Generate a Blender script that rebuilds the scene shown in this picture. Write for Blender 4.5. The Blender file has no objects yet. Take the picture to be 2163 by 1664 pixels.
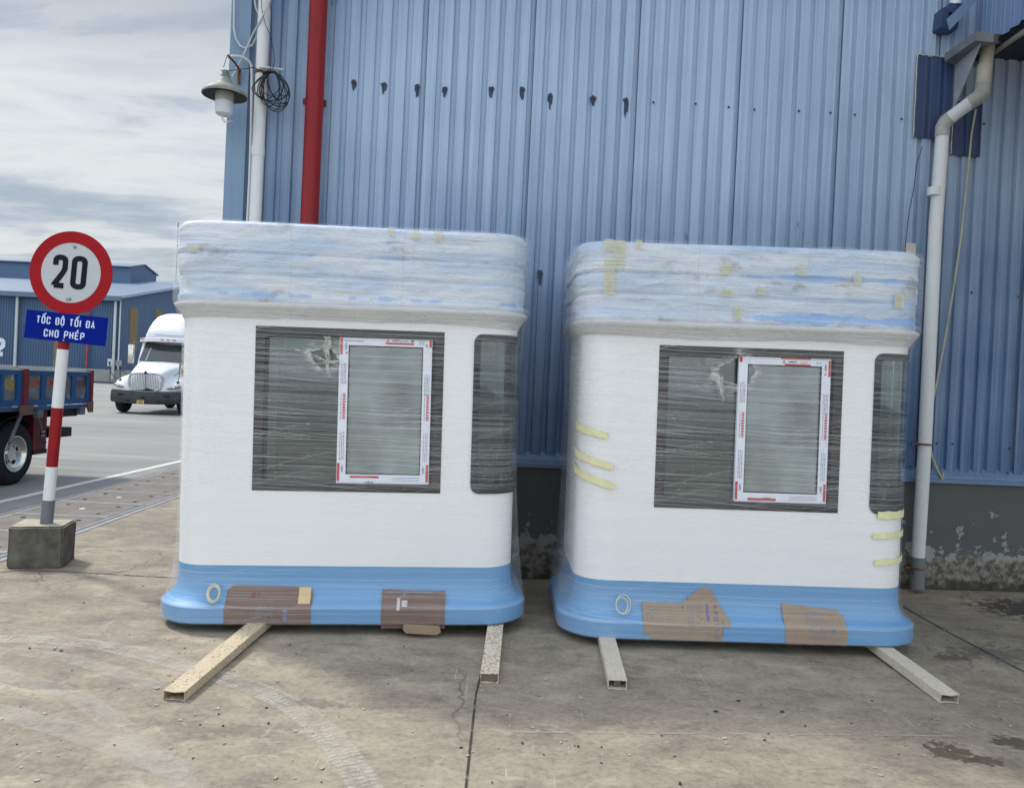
import bpy, bmesh, math, random
from mathutils import Vector, Matrix, noise as mn
random.seed(7)
sc = bpy.context.scene
COL = sc.collection
R_ = math.radians

# ------------------------------------------------------------------ camera
F_PX, CX, CY, HC = 1650.0, 1081.5, 832.0, 1.6
ROLL, PITCH = 0.047, math.atan(18 / 1650)
Fw = Vector((0, math.cos(PITCH), -math.sin(PITCH)))
U0 = Vector((0, math.sin(PITCH), math.cos(PITCH)))
X0 = Vector((1, 0, 0))
RT = X0 * math.cos(ROLL) + U0 * math.sin(ROLL)
UP = -X0 * math.sin(ROLL) + U0 * math.cos(ROLL)
CAM = Vector((0, 0, HC))
cd = bpy.data.cameras.new("camera")
cam = bpy.data.objects.new("camera", cd)
COL.objects.link(cam)
cd.sensor_width = 36
cd.lens = 36 * F_PX / 2163
cd.clip_end = 3000
cd.clip_start = 0.05
m3 = Matrix((RT, UP, -Fw)).transposed()
cam.matrix_world = Matrix.Translation(CAM) @ m3.to_4x4()
sc.camera = cam

# ------------------------------------------------------------------ light
SUN_EL = 50
sun_dir = Vector((-0.843 * math.cos(R_(SUN_EL)), 0.537 * math.cos(R_(SUN_EL)), math.sin(R_(SUN_EL))))  # towards the sun
sd = bpy.data.lights.new("sun", 'SUN')
sd.energy = 2.3
sd.angle = R_(6)
sd.color = (1.0, 0.96, 0.90)
so = bpy.data.objects.new("sun", sd)
COL.objects.link(so)
so.rotation_euler = sun_dir.to_track_quat('Z', 'Y').to_euler()
so.location = (0, 0, 30)

sc.view_settings.view_transform = 'Standard'
sc.view_settings.look = 'None'
sc.view_settings.exposure = 0.27
sc.view_settings.gamma = 1.0


# ------------------------------------------------------------------ node helper
class NT:
    def __init__(s, tree):
        s.t = tree
        s.t.nodes.clear()

    def n(s, typ, **kw):
        nd = s.t.nodes.new(typ)
        for k, v in kw.items():
            if k.startswith('i_'):
                continue
            setattr(nd, k, v)
        return nd

    def set(s, nd, key, v):
        if isinstance(v, bpy.types.NodeSocket):
            s.t.links.new(v, nd.inputs[key])
        elif v is not None:
            if nd.inputs[key].type == 'RGBA' and not hasattr(v, '__len__'):
                v = (v, v, v, 1)
            elif nd.inputs[key].type == 'RGBA' and len(v) == 3:
                v = (*v, 1)
            nd.inputs[key].default_value = v

    def math(s, op, a, b=None, c=None, clamp=False):
        nd = s.n('ShaderNodeMath', operation=op)
        nd.use_clamp = clamp
        s.set(nd, 0, a)
        if b is not None: s.set(nd, 1, b)
        if c is not None: s.set(nd, 2, c)
        return nd.outputs[0]

    def vmath(s, op, a, b=None):
        nd = s.n('ShaderNodeVectorMath', operation=op)
        s.set(nd, 0, a)
        if b is not None: s.set(nd, 1, b)
        return nd.outputs[1] if op in ('LENGTH', 'DISTANCE', 'DOT_PRODUCT') else nd.outputs[0]

    def mix(s, fac, a, b, mode='MIX'):
        nd = s.n('ShaderNodeMix', data_type='RGBA', blend_type=mode)
        nd.clamp_factor = True
        s.set(nd, 0, fac)
        for k, v in ((6, a), (7, b)):
            s.set(nd, k, v)
        return nd.outputs[2]

    def coord(s, kind='Object'):
        return s.n('ShaderNodeTexCoord').outputs[kind]

    def mapping(s, vec, scale=(1, 1, 1), loc=(0, 0, 0), rot=(0, 0, 0)):
        nd = s.n('ShaderNodeMapping')
        s.set(nd, 'Vector', vec)
        nd.inputs['Scale'].default_value = scale
        nd.inputs['Location'].default_value = loc
        nd.inputs['Rotation'].default_value = rot
        return nd.outputs[0]

    def noise(s, vec, scale=5, detail=4, rough=.55, dist=0):
        nd = s.n('ShaderNodeTexNoise')
        s.set(nd, 'Vector', vec)
        s.set(nd, 'Scale', scale); s.set(nd, 'Detail', detail)
        s.set(nd, 'Roughness', rough); s.set(nd, 'Distortion', dist)
        return nd.outputs[0]

    def voro(s, vec, scale=5, feature='F1'):
        nd = s.n('ShaderNodeTexVoronoi', feature=feature)
        s.set(nd, 'Vector', vec); s.set(nd, 'Scale', scale)
        return nd.outputs[0]

    def ramp(s, fac, stops, mode='LINEAR'):
        nd = s.n('ShaderNodeValToRGB')
        cr = nd.color_ramp
        cr.interpolation = mode
        while len(cr.elements) > 1: cr.elements.remove(cr.elements[-1])
        for i, (p, c) in enumerate(stops):
            e = cr.elements[0] if i == 0 else cr.elements.new(p)
            e.position = p
            e.color = (c, c, c, 1) if not hasattr(c, '__len__') else (*c, 1)
        s.set(nd, 0, fac)
        return nd.outputs[0]

    def step(s, v, lo, hi):
        nd = s.n('ShaderNodeMapRange')
        s.set(nd, 0, v); s.set(nd, 1, lo); s.set(nd, 2, hi)
        return nd.outputs[0]

    def xyz(s, vec):
        nd = s.n('ShaderNodeSeparateXYZ')
        s.set(nd, 0, vec)
        return nd.outputs

    def comb(s, x, y, z=0.0):
        nd = s.n('ShaderNodeCombineXYZ')
        s.set(nd, 0, x); s.set(nd, 1, y); s.set(nd, 2, z)
        return nd.outputs[0]

    def bump(s, h, strength=.3, dist=.01, normal=None):
        nd = s.n('ShaderNodeBump')
        s.set(nd, 'Height', h); s.set(nd, 'Strength', strength); s.set(nd, 'Distance', dist)
        if normal is not None: s.set(nd, 'Normal', normal)
        return nd.outputs[0]

    def bsdf(s, color, rough=.5, metal=0, normal=None, spec=.5, **kw):
        nd = s.n('ShaderNodeBsdfPrincipled')
        s.set(nd, 'Base Color', color); s.set(nd, 'Roughness', rough); s.set(nd, 'Metallic', metal)
        s.set(nd, 'Specular IOR Level', spec)
        if normal is not None: s.set(nd, 'Normal', normal)
        for k, v in kw.items(): s.set(nd, k, v)
        return nd.outputs[0]

    def mixs(s, fac, a, b):
        nd = s.n('ShaderNodeMixShader')
        s.set(nd, 0, fac)
        s.t.links.new(a, nd.inputs[1]); s.t.links.new(b, nd.inputs[2])
        return nd.outputs[0]

    def transp(s, color=(1, 1, 1)):
        nd = s.n('ShaderNodeBsdfTransparent'); s.set(nd, 0, color)
        return nd.outputs[0]

    def glossy(s, color=(1, 1, 1), rough=.05, normal=None):
        nd = s.n('ShaderNodeBsdfGlossy'); s.set(nd, 0, color); s.set(nd, 'Roughness', rough)
        if normal is not None: s.set(nd, 'Normal', normal)
        return nd.outputs[0]

    def out(s, sh):
        nd = s.n('ShaderNodeOutputMaterial')
        s.t.links.new(sh, nd.inputs[0])


def newmat(name):
    m = bpy.data.materials.new(name)
    m.use_nodes = True
    return m, NT(m.node_tree)


# ------------------------------------------------------------------ world
w = bpy.data.worlds.new("World")
sc.world = w
w.use_nodes = True
q = NT(w.node_tree)
sky = q.n('ShaderNodeTexSky', sky_type='NISHITA')
sky.sun_disc = False
sky.sun_elevation = R_(SUN_EL)
sky.sun_rotation = math.atan2(sun_dir.x, sun_dir.y)
sky.altitude = 10; sky.air_density = 1.2; sky.dust_density = 3.0; sky.ozone_density = 1.0
skyc = q.vmath('SCALE', sky.outputs[0]); skyc.node.inputs['Scale'].default_value = 0.10
dirv = q.coord('Generated')
dx, dy, dz = q.xyz(dirv)
den = q.math('ADD', q.math('MAXIMUM', dz, 0.0), 0.10)
cu = q.math('DIVIDE', dx, den); cv = q.math('DIVIDE', dy, den)
pv = q.comb(cu, cv, 0.0)
n1 = q.noise(q.mapping(pv, scale=(.50, 1.0, 1), loc=(3.1, 1.7, 0), rot=(0, 0, .5)), 1.9, 10, .62, .3)
n2 = q.noise(q.mapping(pv, scale=(.6, 1.5, 1), loc=(7.7, 2.2, 3), rot=(0, 0, .45)), .62, 8, .55, .2)
cloud = q.math('ADD', q.math('MULTIPLY', n1, .55), q.math('MULTIPLY', n2, .45))
shade = q.ramp(cloud, [(.30, (.25, .31, .39)), (.43, (.31, .375, .46)), (.475, (.42, .475, .54)), (.505, (.56, .595, .62)), (.56, (.64, .66, .665)), (.64, (.50, .545, .59)), (.74, (.40, .455, .52))])
# higher up the layer is an even grey veil
high = q.math('MULTIPLY', q.step(dz, .29, .42), .80)
shade = q.mix(high, shade, (.305, .35, .40))
low = q.step(dz, .16, .02)
shade = q.mix(q.math('MULTIPLY', low, .5), shade, (.49, .56, .60))
allc = q.mix(.14, shade, skyc)
# added fill: unseen sky overhead, round the sun and behind the viewer is boosted
sdot = q.vmath('DOT_PRODUCT', dirv, tuple(sun_dir))
glow = q.math('MULTIPLY', q.math('POWER', q.math('MAXIMUM', sdot, 0.0), 6.0), q.math('MULTIPLY', q.step(dz, .47, .62), 1.6))
back = q.math('MULTIPLY', q.step(dy, .35, -.5), 1.45)
topb = q.math('MULTIPLY', q.step(dz, .47, .95), 1.1)
gain = q.math('ADD', q.math('ADD', 1.0, glow), q.math('ADD', back, topb))
allc2 = q.vmath('SCALE', allc); q.t.links.new(gain, allc2.node.inputs['Scale'])
bg = q.n('ShaderNodeBackground')
q.t.links.new(allc2, bg.inputs[0]); bg.inputs[1].default_value = 1.0
wo = q.n('ShaderNodeOutputWorld'); q.t.links.new(bg.outputs[0], wo.inputs[0])


# ------------------------------------------------------------------ geometry of view rays
def ray(px, py):
    return Fw + RT * ((px - CX) / F_PX) + UP * ((CY - py) / F_PX)


def gr(px, py, z=0.0):
    d = ray(px, py)
    t = (z - HC) / d.z
    return CAM + d * t


# ------------------------------------------------------------------ mesh helpers
class MB:
    def __init__(s):
        s.v = []; s.f = []; s.mi = []; s.uv = {}; s.m = 0; s.smooth = False; s.sm = []

    def add(s, vs, fs):
        b = len(s.v)
        s.v += [tuple(x) for x in vs]
        for f in fs:
            s.f.append(tuple(b + i for i in f)); s.mi.append(s.m); s.sm.append(s.smooth)
        return b

    def box(s, x0, x1, y0, y1, z0, z1, M=None):
        vs = [Vector((x, y, z)) for z in (z0, z1) for y in (y0, y1) for x in (x0, x1)]
        if M is not None: vs = [M @ v for v in vs]
        s.add(vs, [(0, 2, 3, 1), (4, 5, 7, 6), (0, 1, 5, 4), (2, 6, 7, 3), (1, 3, 7, 5), (0, 4, 6, 2)])

    def bbox(s, x0, x1, y0, y1, z0, z1, b=.005, M=None):
        """box with bevelled (chamfered) vertical and horizontal edges"""
        bm = bmesh.new()
        bmesh.ops.create_cube(bm, size=1)
        for v in bm.verts:
            v.co = Vector(((x0 + x1) / 2 + v.co.x * (x1 - x0), (y0 + y1) / 2 + v.co.y * (y1 - y0), (z0 + z1) / 2 + v.co.z * (z1 - z0)))
        bmesh.ops.bevel(bm, geom=bm.edges[:], offset=b, segments=2, affect='EDGES', profile=.6)
        s.bm(bm, M)

    def bm(s, bm, M=None):
        bm.verts.index_update()
        vs = [(M @ v.co if M is not None else v.co.copy()) for v in bm.verts]
        fs = [[v.index for v in f.verts] for f in bm.faces]
        s.add(vs, fs)
        bm.free()

    def prism(s, poly, axis, a0, a1, M=None):
        """poly: 2D points; axis 0/1/2 = extrusion axis"""
        n = len(poly)

        def mk(p, a):
            if axis == 0: return Vector((a, p[0], p[1]))
            if axis == 1: return Vector((p[0], a, p[1]))
            return Vector((p[0], p[1], a))
        vs = [mk(p, a0) for p in poly] + [mk(p, a1) for p in poly]
        if M is not None: vs = [M @ v for v in vs]
        fs = [tuple(range(n)), tuple(range(2 * n - 1, n - 1, -1))] + [(i, i + n, (i + 1) % n + n, (i + 1) % n) for i in range(n)]
        s.add(vs, fs)

    def loft(s, rings, closed=True, cap0=True, cap1=True):
        n = len(rings[0]); vs = [p for r in rings for p in r]; fs = []
        for k in range(len(rings) - 1):
            for i in range(n if closed else n - 1):
                j = (i + 1) % n
                fs.append((k * n + i, k * n + j, (k + 1) * n + j, (k + 1) * n + i))
        if cap0 and closed: fs.append(tuple(range(n - 1, -1, -1)))
        if cap1 and closed: fs.append(tuple((len(rings) - 1) * n + i for i in range(n)))
        s.add(vs, fs)

    def tube(s, pts, r, n=10, cap=True):
        pts = [Vector(p) for p in pts]
        rr = r if hasattr(r, '__len__') else [r] * len(pts)
        rings = []
        ref = None
        for i, p in enumerate(pts):
            t = (pts[min(i + 1, len(pts) - 1)] - pts[max(i - 1, 0)]).normalized()
            if ref is None:
                ref = Vector((0, 0, 1)) if abs(t.z) < .9 else Vector((1, 0, 0))
            a = t.cross(ref).normalized(); b = a.cross(t).normalized(); ref = b
            rings.append([p + (a * math.cos(2 * math.pi * k / n) + b * math.sin(2 * math.pi * k / n)) * rr[i] for k in range(n)])
        s.loft(rings, True, cap, cap)

    def lathe(s, prof, c=(0, 0, 0), axis='Z', n=32, cap=True):
        c = Vector(c); rings = []
        for (r, h) in prof:
            ring = []
            for k in range(n):
                a = 2 * math.pi * k / n
                if axis == 'Z': ring.append(c + Vector((r * math.cos(a), r * math.sin(a), h)))
                elif axis == 'Y': ring.append(c + Vector((r * math.cos(a), h, r * math.sin(a))))
                else: ring.append(c + Vector((h, r * math.cos(a), r * math.sin(a))))
            rings.append(ring)
        s.loft(rings, True, cap, cap)

    def obj(s, name, mats, parent=None, smooth=False, loc=None, recalc=True):
        me = bpy.data.meshes.new(name)
        me.from_pydata(s.v, [], s.f)
        if not isinstance(mats, (list, tuple)): mats = [mats]
        for m in mats: me.materials.append(m)
        for p, mi, sm in zip(me.polygons, s.mi, s.sm):
            p.material_index = mi
            p.use_smooth = sm or smooth
        if s.uv:
            ul = me.uv_layers.new(name='UVMap')
            for l in me.loops:
                ul.data[l.index].uv = s.uv.get(l.vertex_index, (0, 0))
        if recalc:
            b = bmesh.new(); b.from_mesh(me)
            bmesh.ops.recalc_face_normals(b, faces=b.faces)
            b.to_mesh(me); b.free()
        if smooth and smooth is not True:
            pass
        me.update()
        o = bpy.data.objects.new(name, me)
        COL.objects.link(o)
        if parent is not None: o.parent = parent
        if loc is not None: o.location = loc
        return o


def autosmooth(o, ang=35):
    me = o.data
    for p in me.polygons: p.use_smooth = True
    b = bmesh.new(); b.from_mesh(me)
    for e in b.edges:
        if len(e.link_faces) == 2 and e.calc_face_angle(0) > R_(ang):
            e.smooth = False
    b.to_mesh(me); b.free()
    return o


def tag(o, label=None, cat=None, group=None, kind=None):
    if label: o['label'] = label
    if cat: o['category'] = cat
    if group: o['group'] = group
    if kind: o['kind'] = kind
    return o


def empty(name, loc=(0, 0, 0), rot=(0, 0, 0)):
    o = bpy.data.objects.new(name, None)
    COL.objects.link(o)
    o.location = loc; o.rotation_euler = rot
    o.empty_display_size = .2
    return o


def copy_tree(o, parent=None):
    c = o.copy(); COL.objects.link(c)
    if parent is not None: c.parent = parent
    for ch in list(o.children): copy_tree(ch, c)
    return c


# ------------------------------------------------------------------ stroke lettering
G = {
    'O': [('c', (0, .3), (0, .7), (0, 1), (1, 1), (1, .7), (1, .3), (1, 0), (0, 0))],
    'C': [('s', (1, .68), (1, 1), (0, 1), (0, .7), (0, .3), (0, 0), (1, 0), (1, .32))],
    'D': [('l', (0, 0), (0, 1)), ('s', (0, 1), (1, 1), (1, .7), (1, .3), (1, 0), (0, 0))],
    'T': [('l', (0, 1), (1, 1)), ('l', (.5, .93), (.5, 0))],
    'I': [('l', (.5, 1), (.5, 0))],
    'A': [('l', (0, 0), (.5, 1), (1, 0)), ('l', (.2, .28), (.8, .28))],
    'H': [('l', (0, 0), (0, 1)), ('l', (1, 0), (1, 1)), ('l', (.1, .5), (.9, .5))],
    'P': [('l', (0, 0), (0, 1)), ('s', (0, 1), (1, 1), (1, .8), (1, .65), (1, .45), (0, .45))],
    'E': [('l', (1, 1), (0, 1), (0, 0), (1, 0)), ('l', (.1, .52), (.85, .52))],
    'L': [('l', (0, 1), (0, 0), (1, 0))],
    'N': [('l', (0, 0), (0, 1), (1, 0), (1, 1))],
    'M': [('l', (0, 0), (0, 1), (.5, .4), (1, 1), (1, 0))],
    'G': [('s', (1, .68), (1, 1), (0, 1), (0, .7), (0, .3), (0, 0), (1, 0), (1, .3)), ('l', (.5, .45), (1, .45), (1, .2))],
    'F': [('l', (1, 1), (0, 1), (0, 0)), ('l', (.1, .52), (.85, .52))],
    'X': [('l', (0, 0), (1, 1)), ('l', (0, 1), (1, 0))],
    'K': [('l', (0, 0), (0, 1)), ('l', (1, 1), (.1, .45)), ('l', (.35, .6), (1, 0))],
    '2': [('s', (0, .72), (0, 1), (1, 1), (1, .72), (1, .55), (.0, .03), (.0, .0)), ('l', (0, 0), (1.0, 0))],
    '0': [('c', (0, .3), (0, .7), (0, 1), (1, 1), (1, .7), (1, .3), (1, 0), (0, 0))],
    '1': [('l', (.2, .8), (.6, 1), (.6, 0))],
    '5': [('l', (1, 1), (.05, 1), (.0, .55)), ('s', (0, .55), (1, .65), (1, .3), (1, 0), (0, 0), (0, .2))],
    '6': [('s', (.9, 1), (0, 1), (0, .7), (0, .3), (0, 0), (1, 0), (1, .3), (1, .55), (0, .55), (0, .3))],
    '7': [('l', (0, 1), (1, 1), (.3, 0))],
    '8': [('c', (0, .4), (0, .5), (1, .5), (1, .4), (1, .1), (1, 0), (0, 0), (0, .1)), ('c', (.05, .9), (.05, 1), (.95, 1), (.95, .9), (.95, .6), (.95, .5), (.05, .5), (.05, .6))],
    'g': [('c', (0, .25), (0, .6), (1, .6), (1, .25), (1, 0), (0, 0)), ('s', (1, .6), (1, -.2), (.5, -.3), (0, -.2))],
    '.': [('l', (.4, 0), (.6, 0))],
    '-': [('l', (0, .5), (1, .5))],
}
G['Đ'] = G['D'] + [('l', (-.28, .5), (.5, .5))]
CIRC = [('l', (.1, 1.17), (.5, 1.36), (.9, 1.17))]
G['Ố'] = G['O'] + CIRC + [('l', (.85, 1.42), (1.2, 1.62))]
G['Ộ'] = G['O'] + CIRC + [('l', (.42, -.28), (.58, -.28))]
G['É'] = G['E'] + [('l', (.4, 1.2), (.8, 1.42))]


def chaikin(p, closed, it=2):
    for _ in range(it):
        q_ = []
        n = len(p)
        rng = range(n) if closed else range(n - 1)
        if not closed: q_.append(p[0])
        for i in rng:
            a, b = p[i], p[(i + 1) % n]
            q_.append(a * .75 + b * .25); q_.append(a * .25 + b * .75)
        if not closed: q_.append(p[-1])
        p = q_
    return p


def ribbon(mb, pts, wd, closed, to3, th):
    n = len(pts); L = []; Rr = []
    for i in range(n):
        if closed:
            a, c = pts[i - 1], pts[(i + 1) % n]
        else:
            a, c = pts[max(i - 1, 0)], pts[min(i + 1, n - 1)]
        b = pts[i]
        d1 = (b - a); d2 = (c - b)
        if d1.length < 1e-9: d1 = d2
        if d2.length < 1e-9: d2 = d1
        d1 = d1.normalized(); d2 = d2.normalized()
        n1_ = Vector((-d1.y, d1.x)); n2_ = Vector((-d2.y, d2.x))
        m = (n1_ + n2_)
        if m.length < 1e-6: m = n1_
        m = m.normalized()
        k = wd / 2 / max(.45, m.dot(n1_))
        L.append(b + m * k); Rr.append(b - m * k)
    rings = [[to3(L[i], th), to3(Rr[i], th), to3(Rr[i], 0), to3(L[i], 0)] for i in range(n)]
    if closed: rings.append(rings[0])
    mb.loft(rings, True, not closed, not closed)


def text(mb, string, org, right, up, h, wr=.5, t=.16, gap=.14, th=.002, center=True, space=.4):
    """thick flat letters standing th proud of the surface"""
    org = Vector(org); right = Vector(right).normalized(); up = Vector(up).normalized()
    nrm = right.cross(up)
    widths = []
    for ch in string:
        widths.append(space if ch == ' ' else (t * 1.1 if ch in 'I.' else wr))
    tot = sum(widths) + gap * (len(string) - 1)
    x = -tot / 2 if center else 0
    k = 0
    for ch, cw in zip(string, widths):
        if ch != ' ':
            for st in G[ch]:
                mode = st[0]
                pts = [Vector((x + t / 2 + p[0] * (cw - t), t / 2 + p[1] * (1 - t))) for p in st[1:]]
                if mode != 'l': pts = chaikin(pts, mode == 'c', 2)
                k += 1
                dd = th + (k % 5) * 1e-4

                def to3(p, o, dd=dd):
                    return org + right * (p.x * h) + up * (p.y * h) + nrm * (dd if o else -.0005)
                ribbon(mb, pts, t, mode == 'c', to3, 1)
        x += cw + gap
    return tot * h


# ------------------------------------------------------------------ materials
def simple(name, col, rough=.5, metal=0, var=.25, vs=6, bump=.0, bs=40, spec=.3, stretch=(1, 1, 1), dark=None, speck=0):
    m, t = newmat(name)
    co = t.mapping(t.coord(), scale=stretch)
    n = t.noise(co, vs, 6, .6)
    c0 = tuple(x * (1 - var) for x in col); c1 = tuple(min(1, x * (1 + var)) for x in col)
    c = t.mix(t.step(n, .3, .7), c0, c1)
    if dark is not None:
        amt, dc, dsc = dark
        n3 = t.noise(co, dsc, 8, .65)
        c = t.mix(t.step(n3, 1 - amt, 1 - amt + .08), c, dc)
    if speck:
        n4 = t.noise(t.coord(), 160, 2, .5)
        c = t.mix(t.math('MULTIPLY', t.step(n4, .35, .65), speck), c, tuple(x * .5 for x in col))
    nb = t.bump(t.noise(co, bs, 5, .6), bump, .01) if bump else None
    r = t.math('ADD', rough - .08, t.math('MULTIPLY', n, .16))
    t.out(t.bsdf(c, r, metal, nb, spec))
    return m


def siding_mat(name, pale, fresh, fade_lo, fade_hi, dirt=.5, bay_shade_x=None):
    """chalked blue sheet: pale where weathered, deeper blue where paint survives and where shade is painted in; vertical run marks"""
    m, t = newmat(name)
    o = t.coord()
    x, y, z = t.xyz(o)
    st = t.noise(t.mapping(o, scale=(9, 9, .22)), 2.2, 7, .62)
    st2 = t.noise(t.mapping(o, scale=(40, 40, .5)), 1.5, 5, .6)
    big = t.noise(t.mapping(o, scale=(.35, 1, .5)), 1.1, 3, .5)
    f = t.math('ADD', t.math('MULTIPLY', t.step(z, fade_lo, fade_hi), .8), t.math('MULTIPLY', t.math('SUBTRACT', big, .5), 1.1))  # lower sheet goes deeper: less fading, plus painted-in shade behind the cabins
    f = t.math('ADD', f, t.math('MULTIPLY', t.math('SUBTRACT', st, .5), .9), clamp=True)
    if bay_shade_x:   # shade of the jutting bay painted in as deeper blue; left edge set deeper too
        f = t.math('SUBTRACT', f, t.math('MULTIPLY', t.step(x, bay_shade_x - .5, bay_shade_x + .5), .22), clamp=True)
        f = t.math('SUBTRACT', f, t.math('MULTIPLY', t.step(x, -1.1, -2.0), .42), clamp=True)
    c = t.mix(f, fresh, pale)
    c = t.mix(t.math('MULTIPLY', t.step(st2, .5, .75), .22), c, tuple(v * .55 for v in pale))
    c = t.mix(t.math('MULTIPLY', t.step(st2, .42, .25), .22), c, tuple(min(1, v * 1.35) for v in pale))
    # small scuffs that bare the deeper blue
    sc_ = t.noise(t.mapping(o, scale=(6, 6, 3.2)), 3.0, 6, .62, .3)
    zone = t.noise(o, .9, 2)
    c = t.mix(t.math('MULTIPLY', t.step(t.math('MULTIPLY', sc_, t.step(zone, .52, .70)), .53, .57), .45), c, (.05, .10, .22))
    gr_ = t.noise(t.mapping(o, scale=(1, 1, .4)), 60, 3, .6)
    c = t.mix(t.math('MULTIPLY', gr_, .16 * dirt), c, (.12, .12, .12))
    nb = t.bump(t.noise(t.mapping(o, scale=(3, 3, .5)), 2.2, 3, .5), .35, .012)
    t.out(t.bsdf(c, t.math('ADD', .38, t.math('MULTIPLY', st, .25)), 0, nb, .45))
    return m


M_siding = siding_mat('weathered_blue_siding', (.415, .52, .655), (.065, .13, .25), .8, 3.5, bay_shade_x=3.9)
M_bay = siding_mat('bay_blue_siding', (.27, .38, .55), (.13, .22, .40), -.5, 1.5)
M_siding_dark = siding_mat('deep_blue_siding', (.042, .075, .16), (.028, .05, .12), 2, 6)
M_flash = siding_mat('blue_flashing', (.20, .29, .41), (.09, .155, .27), .2, 3.5)
M_far_blue = siding_mat('far_blue_siding', (.066, .125, .225), (.048, .092, .18), 0, 9, .2)
M_far_roof = siding_mat('far_blue_roof', (.10, .155, .235), (.085, .135, .21), 0, 9, .2)


def wall_base_mat():
    m, t = newmat('peeling_grey_render')
    o = t.coord()
    x, y, z = t.xyz(o)
    base = t.mix(t.noise(o, 2.5, 5), (.080, .080, .077), (.115, .115, .110))
    n = t.noise(t.mapping(o, scale=(1, 1, 1.15)), 7.0, 9, .62, .15)
    edge = t.noise(t.mapping(o, scale=(1, 1, .2)), 1.5, 4, .6)
    thr = t.math('ADD', t.math('MULTIPLY', t.math('MINIMUM', z, .75), .36), .408)
    thr = t.math('ADD', thr, t.math('MULTIPLY', t.math('SUBTRACT', edge, .5), .22))
    peel = t.step(t.math('SUBTRACT', n, thr), 0.0, .012)
    lowp = t.step(t.math('ADD', z, t.math('MULTIPLY', t.math('SUBTRACT', n, .5), .8)), .31, .27)
    plaster = t.mix(t.noise(o, 22, 6, .7), (.17, .165, .15), (.36, .37, .35))
    lowc = t.mix(t.step(t.noise(o, 15, 8, .75), .42, .60), (.075, .068, .055), (.26, .24, .20))
    c = t.mix(peel, base, plaster)
    c = t.mix(lowp, c, lowc)
    damp = t.step(t.math('ADD', z, t.math('MULTIPLY', t.math('SUBTRACT', n, .5), .35)), .10, .04)
    c = t.mix(t.math('MULTIPLY', damp, .85), c, (.03, .027, .022))
    h = t.math('ADD', t.math('MULTIPLY', t.math('MAXIMUM', peel, lowp), -1.0), t.math('MULTIPLY', n, .5))
    t.out(t.bsdf(c, .75, 0, t.bump(h, .5, .006), .3))
    return m


M_render = wall_base_mat()


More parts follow.
